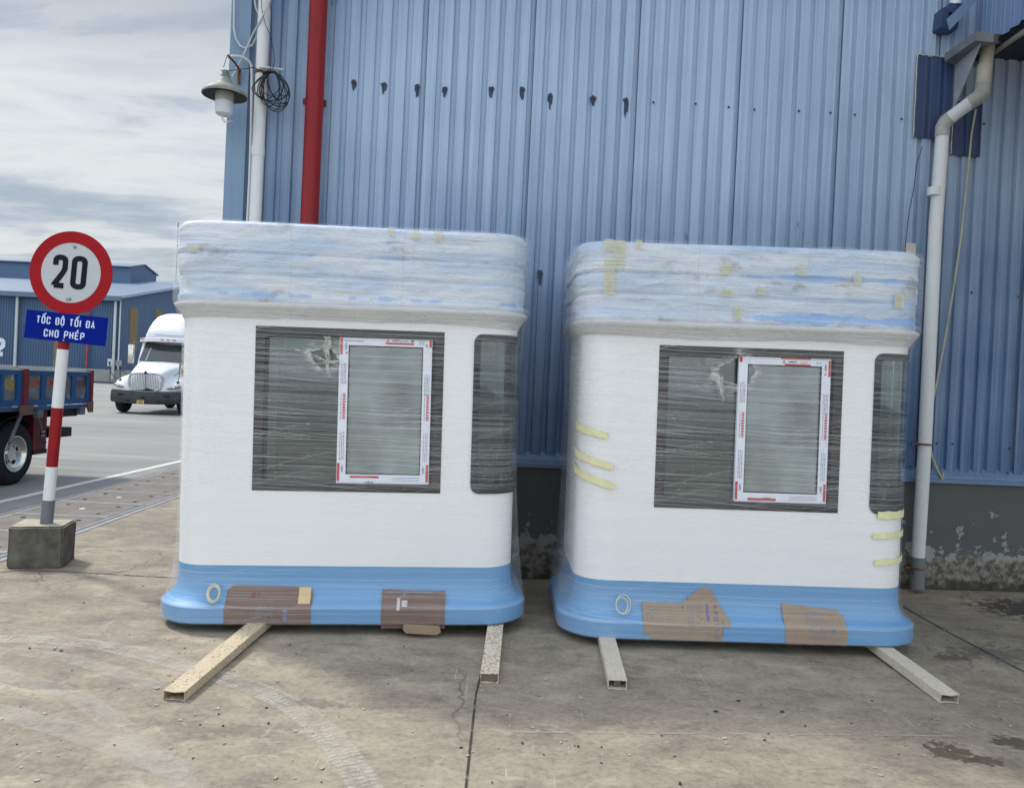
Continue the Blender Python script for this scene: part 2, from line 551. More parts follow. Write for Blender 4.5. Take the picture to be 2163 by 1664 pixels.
def concrete_mat():
    """the yard slab: warm grey cement, worn pale wipes, oil darks, hairline cracks, a few wet spots"""
    m, t = newmat('yard_concrete')
    o = t.coord()
    a = t.noise(t.mapping(o, scale=(.8, 1.1, 1), rot=(0, 0, .3)), .75, 7, .6, .3)
    b = t.noise(t.mapping(o, scale=(1, 1.5, 1), rot=(0, 0, -.15)), 1.9, 9, .66, .4)
    c_ = t.noise(o, 34, 7, .72)
    d_ = t.noise(t.mapping(o, scale=(1.2, 2.6, 1), rot=(0, 0, .5)), 3.2, 9, .7, .6)
    c = t.mix(t.step(a, .33, .66), (.165, .142, .112), (.300, .258, .198))
    c = t.mix(t.math('MULTIPLY', t.step(b, .50, .30), .8), c, (.115, .103, .088))
    c = t.mix(t.math('MULTIPLY', t.step(b, .55, .72), .75), c, (.42, .365, .28))
    c = t.mix(t.math('MULTIPLY', t.step(d_, .57, .70), .50), c, (.43, .41, .35))
    c = t.mix(t.math('MULTIPLY', t.step(d_, .44, .30), .45), c, (.10, .098, .092))
    c = t.mix(t.math('MULTIPLY', t.step(c_, .35, .70), .42), c, (.30, .28, .24))
    c = t.mix(t.math('MULTIPLY', t.step(c_, .52, .34), .40), c, (.10, .094, .084))
    # fine grit, pale crumbs and black specks
    gsp = t.voro(o, 85)
    gn = t.noise(o, 2.3, 3)
    c = t.mix(t.math('MULTIPLY', t.step(t.math('ADD', gsp, t.math('MULTIPLY', gn, .25)), .165, .13), .9), c, (.52, .48, .40))
    bsp = t.voro(t.mapping(o, loc=(4, 9, 0)), 26)
    c = t.mix(t.math('MULTIPLY', t.step(t.math('ADD', bsp, t.math('MULTIPLY', gn, .25)), .145, .125), .85), c, (.05, .045, .04))
    # hairline cracks
    wv = t.mapping(o, scale=(1, 1, 0))
    wrp = t.n('ShaderNodeTexNoise'); t.set(wrp, 'Vector', o); t.set(wrp, 'Scale', 3.0); t.set(wrp, 'Detail', 5.0)
    wsc = t.vmath('SCALE', wrp.outputs[1]); wsc.node.inputs['Scale'].default_value = .5
    cr = t.voro(t.vmath('ADD', wv, wsc), .55, 'DISTANCE_TO_EDGE')
    cz = t.step(t.noise(o, .45, 2), .50, .60)
    c = t.mix(t.math('MULTIPLY', t.math('MULTIPLY', t.step(cr, .006, .002), cz), .7), c, (.06, .055, .05))
    # scratches
    for k, (rz, of) in enumerate(((.9, 0), (-.35, 5), (.2, 9))):
        s1 = t.noise(t.mapping(o, scale=(28, .9, 1), rot=(0, 0, rz), loc=(of, of, 0)), 2.0, 2, .5)
        z1 = t.noise(t.mapping(o, loc=(of, 0, of)), 1.6, 3)
        c = t.mix(t.math('MULTIPLY', t.math('MULTIPLY', t.step(s1, .70, .735), t.step(z1, .50, .60)), .55), c, (.45, .43, .37))
    rough = t.math('ADD', .68, t.math('MULTIPLY', c_, .2))
    # wet and damp spots: (centre, radius x, radius y, strength, colour)
    for (px, py, rx, ry, st, cc) in ((2015, 1590, .11, .09, .85, (.075, .058, .04)), (2075, 1606, .075, .055, .85, (.08, .062, .045)),
                                     (2140, 1570, .10, .075, .85, (.075, .06, .045)), (2010, 1390, .12, .05, .7, (.085, .068, .05)),
                                     (2185, 1290, .42, .34, .9, (.045, .04, .037)), (2150, 1385, .5, .14, .55, (.06, .06, .06)),
                                     (660, 1485, .22, .05, .55, (.09, .085, .08)), (100, 1450, .16, .05, .5, (.09, .085, .08)), (450, 1540, .3, .07, .45, (.10, .097, .09))):
        g = gr(px, py)
        dv = t.mapping(t.vmath('SUBTRACT', o, (g.x, g.y, 0)), scale=(1 / rx, 1 / ry, 0))
        ln = t.vmath('LENGTH', dv)
        nn = t.noise(o, 15, 7, .7, .5)
        mk = t.step(t.math('ADD', ln, t.math('MULTIPLY', t.math('SUBTRACT', nn, .5), 3.8)), 1.0, .90)
        c = t.mix(t.math('MULTIPLY', mk, st), c, cc)
        if st > .8: rough = t.math('SUBTRACT', rough, t.math('MULTIPLY', mk, .18))
    mot = t.noise(t.mapping(o, scale=(1, 1.5, 1), rot=(0, 0, -.3), loc=(3, 8, 0)), 4.2, 10, .72, .5)
    c = t.mix(t.math('MULTIPLY', t.step(mot, .49, .36), .42), c, (.085, .08, .074))
    c = t.mix(t.math('MULTIPLY', t.step(mot, .54, .68), .32), c, (.42, .38, .31))
    c = t.mix(1.0, c, (1.20, 1.145, 1.085), 'MULTIPLY')
    nb = t.bump(t.math('ADD', c_, t.math('MULTIPLY', b, .6)), .38, .006)
    t.out(t.bsdf(c, rough, 0, nb, .25))
    return m


M_conc = concrete_mat()


def asphalt_mat():
    m, t = newmat('far_yard_asphalt')
    o = t.coord()
    a = t.noise(t.mapping(o, scale=(.35, 1, 1)), .35, 6, .6, .3)
    b = t.noise(t.mapping(o, scale=(.35, 2.4, 1)), .9, 7, .65, .4)
    g = t.noise(o, 45, 5, .7)
    c = t.mix(t.step(a, .35, .65), (.235, .23, .22), (.305, .297, .28))
    c = t.mix(t.math('MULTIPLY', t.step(b, .55, .68), .6), c, (.43, .40, .345))
    c = t.mix(t.math('MULTIPLY', t.step(b, .45, .33), .6), c, (.19, .188, .18))
    c = t.mix(t.math('MULTIPLY', g, .35), c, (.14, .14, .135))
    x, y, z = t.xyz(o)
    near = t.math('MULTIPLY', t.step(y, 11.5, 9.3), t.step(x, -30, -8))
    c = t.mix(t.math('MULTIPLY', t.step(t.math('ADD', y, t.math('MULTIPLY', b, 2)), 11.4, 10.6), .0), c, (.1, .1, .1))
    t.out(t.bsdf(c, .85, 0, t.bump(g, .4, .006), .3))
    return m


M_asph = asphalt_mat()
M_slab = simple('drain_slab_concrete', (.205, .182, .16), .85, var=.3, vs=3, bump=.4, bs=50, dark=(.40, (.12, .105, .09), 4), speck=.3)
M_steel = simple('galvanised_steel', (.27, .27, .27), .65, .0, var=.25, vs=8, dark=(.35, (.20, .19, .18), 6))
M_line = simple('worn_white_line', (.62, .62, .57), .7, var=.12, vs=9, dark=(.36, (.28, .27, .25), 14))
M_blockc = simple('old_cement_block', (.105, .096, .080), .9, var=.45, vs=9, bump=.6, bs=45, dark=(.33, (.19, .18, .155), 10))
M_blocktop = simple('painted_sun_cement_top', (.40, .36, .27), .9, var=.2, vs=14, bump=.5, bs=60, dark=(.30, (.22, .19, .14), 15))  # paler copy of the block's cement, sunlight painted into the top


def dust_mat(name, tread):
    m, t = newmat(name)
    uv = t.coord('UV')
    u, v, _ = t.xyz(uv)
    o = t.coord()
    n = t.noise(o, 9, 7, .7, .3); n2 = t.noise(o, 38, 6, .75)
    n3 = t.noise(t.mapping(uv, scale=(.5, 2.0, 1)), 2.2, 4)
    edge = t.math('MULTIPLY', t.step(v, 0, .10), t.step(v, 1, .90))
    f = t.math('MULTIPLY', t.step(t.math('ADD', t.math('MULTIPLY', n, .6), t.math('MULTIPLY', n2, .4)), .36, .54), edge)
    f = t.math('MULTIPLY', f, t.step(n3, .22, .42))
    if tread:
        # lugs: herringbone of short cross blocks with two running grooves
        tv = t.math('PINGPONG', t.math('MULTIPLY', v, 4.0), 1.0)
        ph = t.math('ADD', t.math('MULTIPLY', u, 64.0), t.math('MULTIPLY', tv, .5))
        lug = t.step(t.math('PINGPONG', ph, 1.0), .26, .42)
        gv = t.step(t.math('PINGPONG', t.math('MULTIPLY', v, 3.0), .5), .04, .12)
        wr = t.step(t.noise(t.mapping(o, loc=(5, 5, 0)), 5.5, 6, .7), .28, .54)
        f = t.math('MULTIPLY', f, t.math('ADD', .55, t.math('MULTIPLY', t.math('MULTIPLY', lug, gv), .30)))
        f = t.math('MULTIPLY', f, wr)
    f = t.math('MULTIPLY', f, .66 if tread else .30)
    t.out(t.mixs(f, t.transp(), t.bsdf((.55, .52, .45), .9, 0, None, .2)))
    return m


M_track = dust_mat('pale_mud_tread', True)
M_wipe = dust_mat('pale_dust_wipe', False)


def joint_mat():
    m, t = newmat('joint_gap')
    o = t.coord()
    n = t.noise(o, 14, 5, .7)
    t.out(t.mixs(t.math('MULTIPLY', t.step(n, .36, .46), .85), t.transp(), t.bsdf((.05, .047, .042), .9, 0, None, .2)))
    return m


M_joint = joint_mat()


def joint_mat2():
    m, t = newmat('pale_joint_grout')
    n = t.noise(t.coord(), 14, 5, .7)
    t.out(t.mixs(t.math('MULTIPLY', t.step(n, .42, .60), .6), t.transp(), t.bsdf((.46, .42, .34), .9, 0, None, .2)))
    return m


M_joint_pale = joint_mat2()


def gel_mat(name, col, rough=.28):
    m, t = newmat(name)
    o = t.coord()
    n = t.noise(o, 3, 4, .6)
    c = t.mix(n, tuple(x * .95 for x in col), tuple(min(1, x * 1.03) for x in col))
    g = t.noise(t.mapping(o, scale=(1, 1, .3)), 14, 6, .7)
    c = t.mix(t.math('MULTIPLY', t.step(g, .62, .75), .10), c, (.35, .33, .30))
    t.out(t.bsdf(c, t.math('ADD', rough, t.math('MULTIPLY', n, .12)), 0, t.bump(t.noise(o, 4, 2), .06, .02), .5))
    return m


M_white = gel_mat('white_gelcoat', (.81, .80, .785))
M_blue = gel_mat('sky_blue_gelcoat', (.12, .30, .53), .35)
M_inner = simple('cabin_lining', (.70, .74, .72), .7, var=.08, vs=3)
M_upvc_dark = simple('brown_window_frame', (.030, .026, .024), .5, var=.2, vs=8, bump=.05)
M_gasket = simple('black_rubber_gasket', (.016, .017, .018), .5, var=.3, vs=14)
M_tapewhite = simple('white_frame_film', (.74, .77, .83), .32, var=.05, vs=9, bump=.15, bs=12)
M_tapered = simple('red_print', (.52, .045, .05), .4, var=.2, vs=18)
M_print = simple('grey_print', (.17, .18, .24), .6, var=.3, vs=60)
M_navyprint = simple('navy_print', (.10, .12, .26), .6, var=.3, vs=60)
M_maskt2 = simple('yellow_tape_strip', (.74, .70, .40), .6, var=.08, vs=20, bump=.3, bs=60)
M_maskt, t_ = newmat('faint_masking_tape')
_n = t_.noise(t_.coord(), 30, 5, .7)
t_.out(t_.mixs(t_.math('ADD', .22, t_.math('MULTIPLY', _n, .35)), t_.transp(), t_.bsdf((.68, .65, .42), .6, 0, t_.bump(_n, .4, .003), .3)))


def glass_mat(name, tint, film=0.0, filmc=(.4, .46, .44)):
    m, t = newmat(name)
    fr = t.n('ShaderNodeFresnel'); fr.inputs[0].default_value = 1.5
    f = t.math('MULTIPLY', fr.outputs[0], 1.9, clamp=True)
    s = t.mixs(f, t.transp(tint), t.glossy((.9, .95, .93), .03))
    if film > 0:
        n = t.noise(t.mapping(t.coord(), scale=(1, 1, 1)), 2.4, 3, .5)
        fac = t.math('ADD', film * .35, t.math('MULTIPLY', t.step(n, .30, .70), film * 1.15))
        s = t.mixs(fac, s, t.bsdf(filmc, .35, 0, None, .5))
    t.out(s)
    return m


M_glass = glass_mat('tinted_green_glass', (.66, .76, .72), .14, (.22, .27, .25))
M_glass_sash = glass_mat('film_covered_glass', (.50, .58, .55), .50, (.42, .48, .455))
M_glass_curve = glass_mat('curved_green_glass', (.34, .50, .48), .20, (.05, .10, .10))


def stretch_film(name, tear=None):
    """clear stretch wrap: nearly clear film crossed by fine white pleats running round the cabin"""
    m, t = newmat(name)
    uv = t.coord('UV')
    u, v, _ = t.xyz(uv)
    wob = t.noise(t.comb(t.math('MULTIPLY', u, .9), t.math('MULTIPLY', v, 1.1)), 1.0, 2, .5)
    fine = t.noise(t.comb(t.math('MULTIPLY', u, 2.5), t.math('MULTIPLY', v, 6.0)), 1.0, 3, .5)

    def layer(slope, su, sv, lo, hi, off, wamp):
        vv = t.math('ADD', t.math('ADD', v, t.math('MULTIPLY', u, slope)), t.math('MULTIPLY', wob, wamp))
        vv = t.math('ADD', vv, t.math('MULTIPLY', fine, .008))
        n = t.noise(t.comb(t.math('ADD', t.math('MULTIPLY', u, su), off), t.math('MULTIPLY', vv, sv)), 1.0, 2, .5)
        return n, t.step(n, lo, hi)
    a0, a = layer(.02, .42, 175, .535, .63, 0, .03)
    b0, b = layer(.075, .55, 120, .575, .655, 7, .06)
    c0, c = layer(-.26, .6, 95, .61, .68, 19, .07)
    d0, d = layer(.0, .35, 34, .42, .68, 31, .04)
    dens = t.noise(t.comb(t.math('MULTIPLY', u, 1.2), t.math('MULTIPLY', v, 2.2)), 1.0, 3, .5)
    st = t.math('MAXIMUM', t.math('MAXIMUM', a, t.math('MULTIPLY', b, .9)), t.math('MULTIPLY', c, .8))
    st = t.math('MULTIPLY', st, t.math('ADD', .25, t.math('MULTIPLY', t.step(dens, .32, .66), .75)))
    st = t.math('MULTIPLY', st, t.math('SUBTRACT', 1.0, t.math('MULTIPLY', t.step(t.math('ADD', v, t.math('MULTIPLY', wob, .25)), .98, .78), .55)))
    ua = t.math('ABSOLUTE', u)
    side = t.step(ua, 1.02, 1.20)
    st = t.math('MULTIPLY', st, t.math('SUBTRACT', 1.0, t.math('MULTIPLY', t.step(u, .74, .84), .50)))
    st = t.math('MULTIPLY', st, t.math('SUBTRACT', 1.0, t.math('MULTIPLY', side, .65)))
    fac = t.math('ADD', t.math('ADD', .02, t.math('MULTIPLY', side, .10)), t.math('MULTIPLY', st, .36))
    gln = t.noise(t.comb(t.math('MULTIPLY', u, 26), t.math('MULTIPLY', v, 210)), 1.0, 1, .5)
    fac = t.math('ADD', fac, t.math('MULTIPLY', t.math('MULTIPLY', t.step(gln, .70, .76), a), .5))  # opaque flecks painted as glints on the film
    fac = t.math('ADD', fac, t.math('MULTIPLY', d, .10), clamp=True)  # broad faint bands painted as film glare
    hgt = t.math('ADD', t.math('ADD', a0, t.math('MULTIPLY', b0, .8)), t.math('ADD', t.math('MULTIPLY', c0, .6), d0))
    if tear:
        for (tx, tz, ru, rz) in tear:
            ln = t.vmath('LENGTH', t.comb(t.math('DIVIDE', t.math('SUBTRACT', u, tx), ru), t.math('DIVIDE', t.math('SUBTRACT', v, tz), rz)))
            ln = t.math('ADD', ln, t.math('MULTIPLY', t.math('SUBTRACT', t.noise(t.mapping(uv, loc=(tx * 7, 3, 0)), 7.5, 5, .6), .5), 3.0))
            hole = t.step(ln, .92, 1.0)
            rim = t.math('MULTIPLY', t.step(ln, 1.75, 1.02), .42)
            rim = t.math('MULTIPLY', rim, t.step(t.noise(t.mapping(uv, scale=(14, 40, 1)), 1, 4, .7), .40, .62))
            fac = t.math('MULTIPLY', t.math('ADD', fac, rim, clamp=True), hole)
    nb = t.bump(hgt, .06, .004)
    gl = t.bsdf((.88, .88, .88), .28, 0, nb, .9)
    t.out(t.mixs(fac, t.transp(), gl))
    return m


def band_mat(name, off):
    """pale packing foam and paper lapped over the blue fascia, blue showing at the laps"""
    m, t = newmat(name)
    uv = t.coord('UV')
    u, v, _ = t.xyz(uv)
    P_ = t.mapping(uv, loc=(off, off * .3, 0))
    n1 = t.noise(t.mapping(P_, scale=(.8, 4.5, 1)), 1.7, 5, .6, .35)
    n2 = t.noise(t.mapping(P_, scale=(1, 2.6, 1)), 5.0, 6, .65, .5)
    n3 = t.noise(t.mapping(P_, scale=(1.2, 22, 1)), 1.6, 5, .6)
    c = t.mix(t.step(n1, .38, .62), (.44, .53, .65), (.65, .67, .695))
    c = t.mix(t.math('MULTIPLY', t.step(n2, .46, .28), .5), c, (.36, .52, .76))
    c = t.mix(t.math('MULTIPLY', t.step(n3, .5, .7), .30), c, (.82, .84, .87))
    # laps where the sheet stops short and the fascia shows
    lap = t.noise(t.mapping(P_, scale=(.9, .2, 1)), 2.4, 5, .6)
    for zc, wd, amt in ((2.285, .012, .62), (2.15, .007, .35), (2.03, .020, .55), (2.46, .010, .30)):
        dz_ = t.math('ABSOLUTE', t.math('SUBTRACT', v, zc))
        wv = t.math('MULTIPLY', t.step(lap, .50, .66), wd * 2.0)
        mk = t.step(t.math('SUBTRACT', dz_, wv), .004, -.002)
        c = t.mix(t.math('MULTIPLY', mk, amt), c, (.10, .33, .72))
    dirt = t.noise(t.mapping(P_, scale=(1, 1.6, 1)), 3.1, 8, .7, .3)
    c = t.mix(t.math('MULTIPLY', t.step(dirt, .57, .68), .65), c, (.25, .215, .16))
    c = t.mix(t.math('MULTIPLY', t.step(v, 1.995, 1.975), .85), c, t.mix(t.noise(P_, 4, 5, .6), (.52, .51, .48), (.68, .67, .645)))  # sheet greyed below the band: soffit shade painted into the colour
    # thin seams in the sheet
    sm_ = t.math('ABSOLUTE', t.math('SUBTRACT', t.math('FRACT', t.math('MULTIPLY', t.math('ADD', u, t.math('MULTIPLY', n1, .05)), 1.45)), .5))
    c = t.mix(t.math('MULTIPLY', t.step(sm_, .004, .0015), .35), c, (.22, .26, .34))
    cr = t.noise(t.mapping(P_, scale=(3, 5, 1)), 3.0, 6, .65, .9)
    hh = t.math('ADD', t.math('MULTIPLY', cr, 1.3), t.math('MULTIPLY', n3, .5))
    t.out(t.bsdf(c, .55, 0, t.bump(hh, .6, .018), .35))
    return m


def card_mat(name, col, off=0):
    m, t = newmat(name)
    o = t.mapping(t.coord(), loc=(off, 0, off))
    n = t.noise(o, 7, 6, .65)
    c = t.mix(n, tuple(x * .72 for x in col), tuple(x * 1.2 for x in col))
    fl = t.noise(t.mapping(o, scale=(2, 2, 90)), 2, 3, .5)
    c = t.mix(t.math('MULTIPLY', t.step(fl, .5, .7), .18), c, tuple(x * .6 for x in col))
    c = t.mix(t.math('MULTIPLY', t.step(t.noise(o, 16, 7, .7), .6, .72), .5), c, tuple(x * .38 for x in col))
    t.out(t.bsdf(c, .8, 0, t.bump(fl, .3, .003), .3))
    return m


M_card = card_mat('brown_corrugated_card', (.33, .235, .155))
M_card2 = card_mat('dull_corrugated_card', (.19, .115, .085), 3)


# ------------------------------------------------------------------ GROUND
def sheet(name, pts, z, mat, uv=None):
    mb = MB()
    mb.add([(p[0], p[1], z) for p in pts], [tuple(range(len(pts)))])
    o = mb.obj(name, mat, recalc=False)
    if o.data.polygons[0].normal.z < 0:
        o.data.flip_normals()
    tag(o, kind='structure')
    return o


TD = -.030   # the drain runs away from the viewer, this much to the left per metre


def tx(x0, y): return x0 + TD * (y - 8)


sheet('ground', [(-700, -400), (700, -400), (700, 900), (-700, 900)], 0, M_asph)
XN, XF = -4.08, -5.17     # near and far edges of the drain at y=8
sheet('pavement', [(tx(XN, -12), -12), (16, -12), (16, 9), (tx(XN, 9), 9), ], .004, M_conc)
sheet('concrete_apron', [(tx(XN, 9), 9), (-1.9, 9), (-1.9, 60), (tx(XN, 60), 60)], .004, M_conc)
ln = MB()
for i in range(30):
    y0, y1 = -4 + i * 2, -2 + i * 2
    xx = lambda y: -5.77 + .004 * (y - 8)
    ln.add([(xx(y0) - .06, y0, .004), (xx(y0) + .06, y0, .004), (xx(y1) + .06, y1, .004), (xx(y1) - .06, y1, .004)], [(0, 1, 2, 3)])
tag(ln.obj('road_marking', M_line), kind='structure')
# steel edging of the drain: two angles each side with a dark slot between
for nm, xe in (('near', XN), ('far', XF)):
    for k, (o0, o1) in enumerate(((-.125, -.064), (-.042, .022))):
        e = MB()
        ya, yb = -3, 55
        for a_, b_, z0_, z1_ in ((o0, o1, .002, .009),):
            vs = []
            for y in (ya, yb):
                for xo in (a_, b_):
                    for z in (z0_, z1_):
                        vs.append((tx(xe, y) + xo, y, z))
            e.add(vs, [(0, 1, 3, 2), (4, 6, 7, 5), (0, 4, 5, 1), (2, 3, 7, 6), (1, 5, 7, 3), (0, 2, 6, 4)])
        o = e.obj('steel_edging', M_steel)
        side = 'near the speed sign block' if nm == 'near' else 'next to the white line'
        tag(o, 'long steel edge strip of the drain %s, %s of its pair' % (side, 'outer' if (k == 0) == (nm == 'far') else 'inner'),
            'steel edging', 'steel edge strips of the drain')
M_slot = simple('dark_slot', (.02, .018, .016), .9, var=.2)
M_ring = simple('pale_lifting_ring', (.62, .62, .60), .6, var=.2, vs=20)
for nm, xe in (('near', XN), ('far', XF)):
    sheet('drain_slot', [(tx(xe, -3) - .064, -3), (tx(xe, -3) - .042, -3), (tx(xe, 55) - .042, 55), (tx(xe, 55) - .064, 55)], .0075, M_slot)
    sheet('drain_slot', [(tx(xe, -3) - .143, -3), (tx(xe, -3) - .126, -3), (tx(xe, 55) - .126, 55), (tx(xe, 55) - .143, 55)], .0075, M_slot)
first = None
L_ = .86
n_sl = 0
for k in range(-2, 30):
    y0 = 5.62 + k * L_
    if y0 < 4.5 or y0 > 22: continue
    n_sl += 1
    t0 = empty('drain_slab', (tx((XN + XF) / 2, y0 + L_ / 2) - .047, y0 + L_ / 2, 0.0), (0, 0, math.atan(-TD)))
    ring = k in (3, 4)
    wv = XN - XF - .125
    s = MB()
    s.bbox(-wv / 2, wv / 2, -L_ / 2 + .012, L_ / 2 - .012, .001, .012 + .002 * (k % 2), .004)
    s.obj('slab', M_slab, t0)
    e = MB(); e.box(-wv / 2, wv / 2, -L_ / 2 - .032, -L_ / 2 + .032, .001, .0166)
    e.obj('steel_end', M_steel, t0)
    for (hx, hy) in ((-.3, -.22), (.3, -.25), (-.28, .24), (.3, .20)):
        h = MB(); h.lathe([(.024, .0145), (.025, .0165), (.012, .0168)], (hx, hy, 0), n=12)
        h.obj('lifting_hole', M_slot, t0)
    if ring:
        h = MB()
        h.lathe([(.020, .0), (.034, .015), (.024, .022), (.010, .018)], (.0, 0, 0), n=14)
        h.obj('lifting_lug', M_ring, t0)
        lb = 'concrete drain slab with pale broken lifting lug, %s of the two' % ('nearer' if k == 3 else 'farther')
        tag(t0, lb, 'drain slab', 'drain cover slabs')
    else:
        tag(t0, 'plain grey concrete drain slab with small dark holes beside the white line', 'drain slab', 'drain cover slabs')


def strip(name, pts, wd, mat, z, uvs=1.0, kind='structure'):
    """a flat mark on the slab following ground points"""
    P_ = [Vector((p.x, p.y)) for p in pts]
    mb = MB(); L = 0
    n = len(P_)
    for i, p in enumerate(P_):
        d = (P_[min(i + 1, n - 1)] - P_[max(i - 1, 0)]).normalized()
        nn = Vector((-d.y, d.x))
        if i: L += (p - P_[i - 1]).length
        w_ = wd[i] if hasattr(wd, '__len__') else wd
        a = p + nn * w_ / 2; b = p - nn * w_ / 2
        bi = mb.add([(a.x, a.y, z), (b.x, b.y, z)], [])
        mb.uv[bi] = (L * uvs, 1); mb.uv[bi + 1] = (L * uvs, 0)
        if i: mb.f.append((bi - 2, bi - 1, bi + 1, bi)); mb.mi.append(0); mb.sm.append(False)
    o = mb.obj(name, mat, recalc=False)
    tag(o, kind=kind)
    return o


def smooth_path(pp, it=3):
    v = [Vector((p.x, p.y)) for p in pp]
    v = chaikin(v, False, it)
    return v


strip('tyre_track', smooth_path([gr(-60, 1352), gr(120, 1352), gr(270, 1375), gr(430, 1420), gr(560, 1462), gr(660, 1520), gr(740, 1610), gr(790, 1700)]), .15, M_track, .008)
strip('tyre_track', smooth_path([gr(-60, 1415), gr(60, 1440), gr(160, 1470), gr(230, 1520), gr(330, 1600), gr(420, 1700)]), .13, M_wipe, .008)
strip('tyre_track', smooth_path([gr(-40, 1372), gr(110, 1385), gr(220, 1412), gr(330, 1455)]), .12, M_wipe, .0081)
strip('tyre_track', smooth_path([gr(-40, 1500), gr(60, 1520), gr(200, 1562), gr(300, 1600), gr(400, 1640)]), .15, M_wipe, .0082)
strip('pavement_joint', [gr(1052, 1290), gr(1040, 1340), gr(1022, 1400), gr(1005, 1470), gr(995, 1560), gr(984, 1664), gr(978, 1720)], .011, M_joint, .0075)
strip('pavement_joint', [gr(1905, 1281), gr(2000, 1335), gr(2163, 1420), gr(2300, 1490)], .014, M_joint, .0075)
strip('pavement_joint', [gr(-40, 1212), gr(60, 1205), gr(200, 1212), gr(300, 1218), gr(378, 1222)], .014, M_joint, .0075)
strip('pavement_joint', [gr(1045, 1548), gr(1400, 1551), gr(1700, 1553), gr(2250, 1560)], .014, M_joint_pale, .0077)
strip('pavement_joint', [gr(1095, 1305), gr(1180, 1305)], .010, M_joint_pale, .0077)

# loose grit and leaf crumbs on the slab
mb = MB()
for i in range(420):
    a = gr(random.uniform(-50, 2200), random.choice([random.uniform(1230, 1700), random.uniform(1330, 1600)]))
    if -2.2 < a.x < 2.6 and 4.7 < a.y < 6.3: continue
    s = random.choice([.003, .004, .005, .008]) * random.uniform(.6, 1.3)
    an = random.uniform(0, 3.1)
    M = Matrix.Translation((a.x, a.y, .006)) @ Matrix.Rotation(an, 4, 'Z')
    mb.m = random.choice([0, 0, 1])
    mb.box(-s, s, -s * random.uniform(.3, .9), s * .5, 0, s * .45, M)
M_grit1 = simple('pale_grit', (.42, .38, .30), .9); M_grit2 = simple('dark_grit', (.05, .045, .04), .9)
tag(mb.obj('grit', [M_grit1, M_grit2]), 'loose pale and dark grit scattered over the yard slab', 'grit', kind='stuff')


# ------------------------------------------------------------------ MAIN WAREHOUSE WALL
W0 = Vector((0, 6.456, 0)); WYAW = R_(4.75)
WX = Vector((math.cos(WYAW), math.sin(WYAW), 0)); WY = Vector((-math.sin(WYAW), math.cos(WYAW), 0))
wh = empty('warehouse', W0, (0, 0, WYAW))
tag(wh, 'large faded blue corrugated warehouse above a peeling grey plinth, behind both cabins', 'warehouse')


def wl(px, py, off=0.0):
    """image point -> warehouse-local point on the plane `off` in front of the wall"""
    P0 = W0 - WY * off
    d = ray(px, py)
    t = (P0 - CAM).dot(WY) / d.dot(WY)
    p = CAM + d * t - W0
    return Vector((p.dot(WX), p.dot(WY), p.z))


S0 = wl(472, 465).x
S1 = 13.0
ZT = 8.6
ZS = 1.03
PER = .125
sx_start = S0 + .30


def siding(mb, x0, x1, z0, z1, yf=0.0, per=PER, dep=.025, seams=7, phase=0):
    """sheet folded into ribs; a lapped edge every few ribs"""
    pts = []
    k = 0
    x = x0
    while x < x1:
        lap = (k + phase) % seams == 0
        if lap:
            pts += [(x, yf + dep), (x + .003, yf + dep * .7), (x + .006, yf - .003), (x + .040, yf - .003), (x + .042, yf)]
        else:
            pts += [(x, yf + dep), (x + .008, yf + .002), (x + .012, yf)]
        pts += [(x + .076, yf), (x + .079, yf - .004), (x + .084, yf - .004), (x + .092, yf + dep), (x + .110, yf + dep - .003), (x + .121, yf + dep)]
        x += per; k += 1
    pts = [p for p in pts if p[0] <= x1]
    nz = 2
    zs = [z0 + (z1 - z0) * i / nz for i in range(nz + 1)]
    rings = [[(p[0], p[1], z) for p in pts] for z in zs]
    mb.loft(rings, False)


mb = MB()
K0 = round((wl(1112, 240).x - sx_start) / PER)
PH = (-K0) % 7
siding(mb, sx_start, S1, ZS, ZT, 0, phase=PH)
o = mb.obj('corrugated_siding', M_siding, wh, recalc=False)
# check orientation towards the viewer
if o.data.polygons[0].normal.y > 0: o.data.flip_normals()
M_gap = simple('lap_gap_dark', (.10, .14, .20), .8, var=.4, vs=3)
k = 0
while sx_start + k * PER < S1:
    if (k + PH) % 7 == 0:
        x = sx_start + k * PER
        g_ = MB(); z_ = ZS + .002
        while z_ < ZT:      # the lap opens and closes along its height
            g_.box(x - .0006, x + .0022 + .0022 * mn.noise(Vector((k * 1.7, z_ * 1.1, 0))), -.0032, .010, z_, z_ + .25); z_ += .25
        g_.obj('lap_seam', M_gap, wh)
    k += 1
# corner flashing, smooth strip with a shadow groove
mb = MB()
mb.prism([(S0, -.028), (S0 + .155, -.028), (S0 + .155, -.004), (S0 + .175, .02), (S0 + .30, .02), (S0 + .30, .05), (S0 + .02, .05), (S0 + .02, .4), (S0, .4)], 2, .93, ZT)
mb.obj('corner_flashing', M_flash, wh)
# bottom flashing
mb = MB()
mb.prism([(.02, ZS + .03), (-.030, ZS - .035), (-.034, .975), (-.050, .965), (-.050, .935), (.02, .935)], 0, S0 + .01, S1)
mb.obj('bottom_flashing', M_flash, wh)
mb = MB()
mb.box(S0 + .03, S1, -.012, .20, -.02, .955)
mb.obj('plinth_wall', M_render, wh)
mb = MB()
mb.box(S0 + .02, S1, .06, .25, .956, ZT)       # inner lining keeps daylight out
mb.box(S0 + .021, S0 + .2, .251, 30, .0, ZT)
mb.obj('wall_lining', M_flash, wh)
mb = MB()
mb.prism([(S0 - .25, ZT + .003), (S1 / 2, ZT + 1.6), (S1 + .2, ZT + .003), (S1 + .2, ZT + .12), (S1 / 2, ZT + 1.75), (S0 - .25, ZT + .12)], 1, -.25, 30)
mb.obj('roof', M_far_roof, wh)
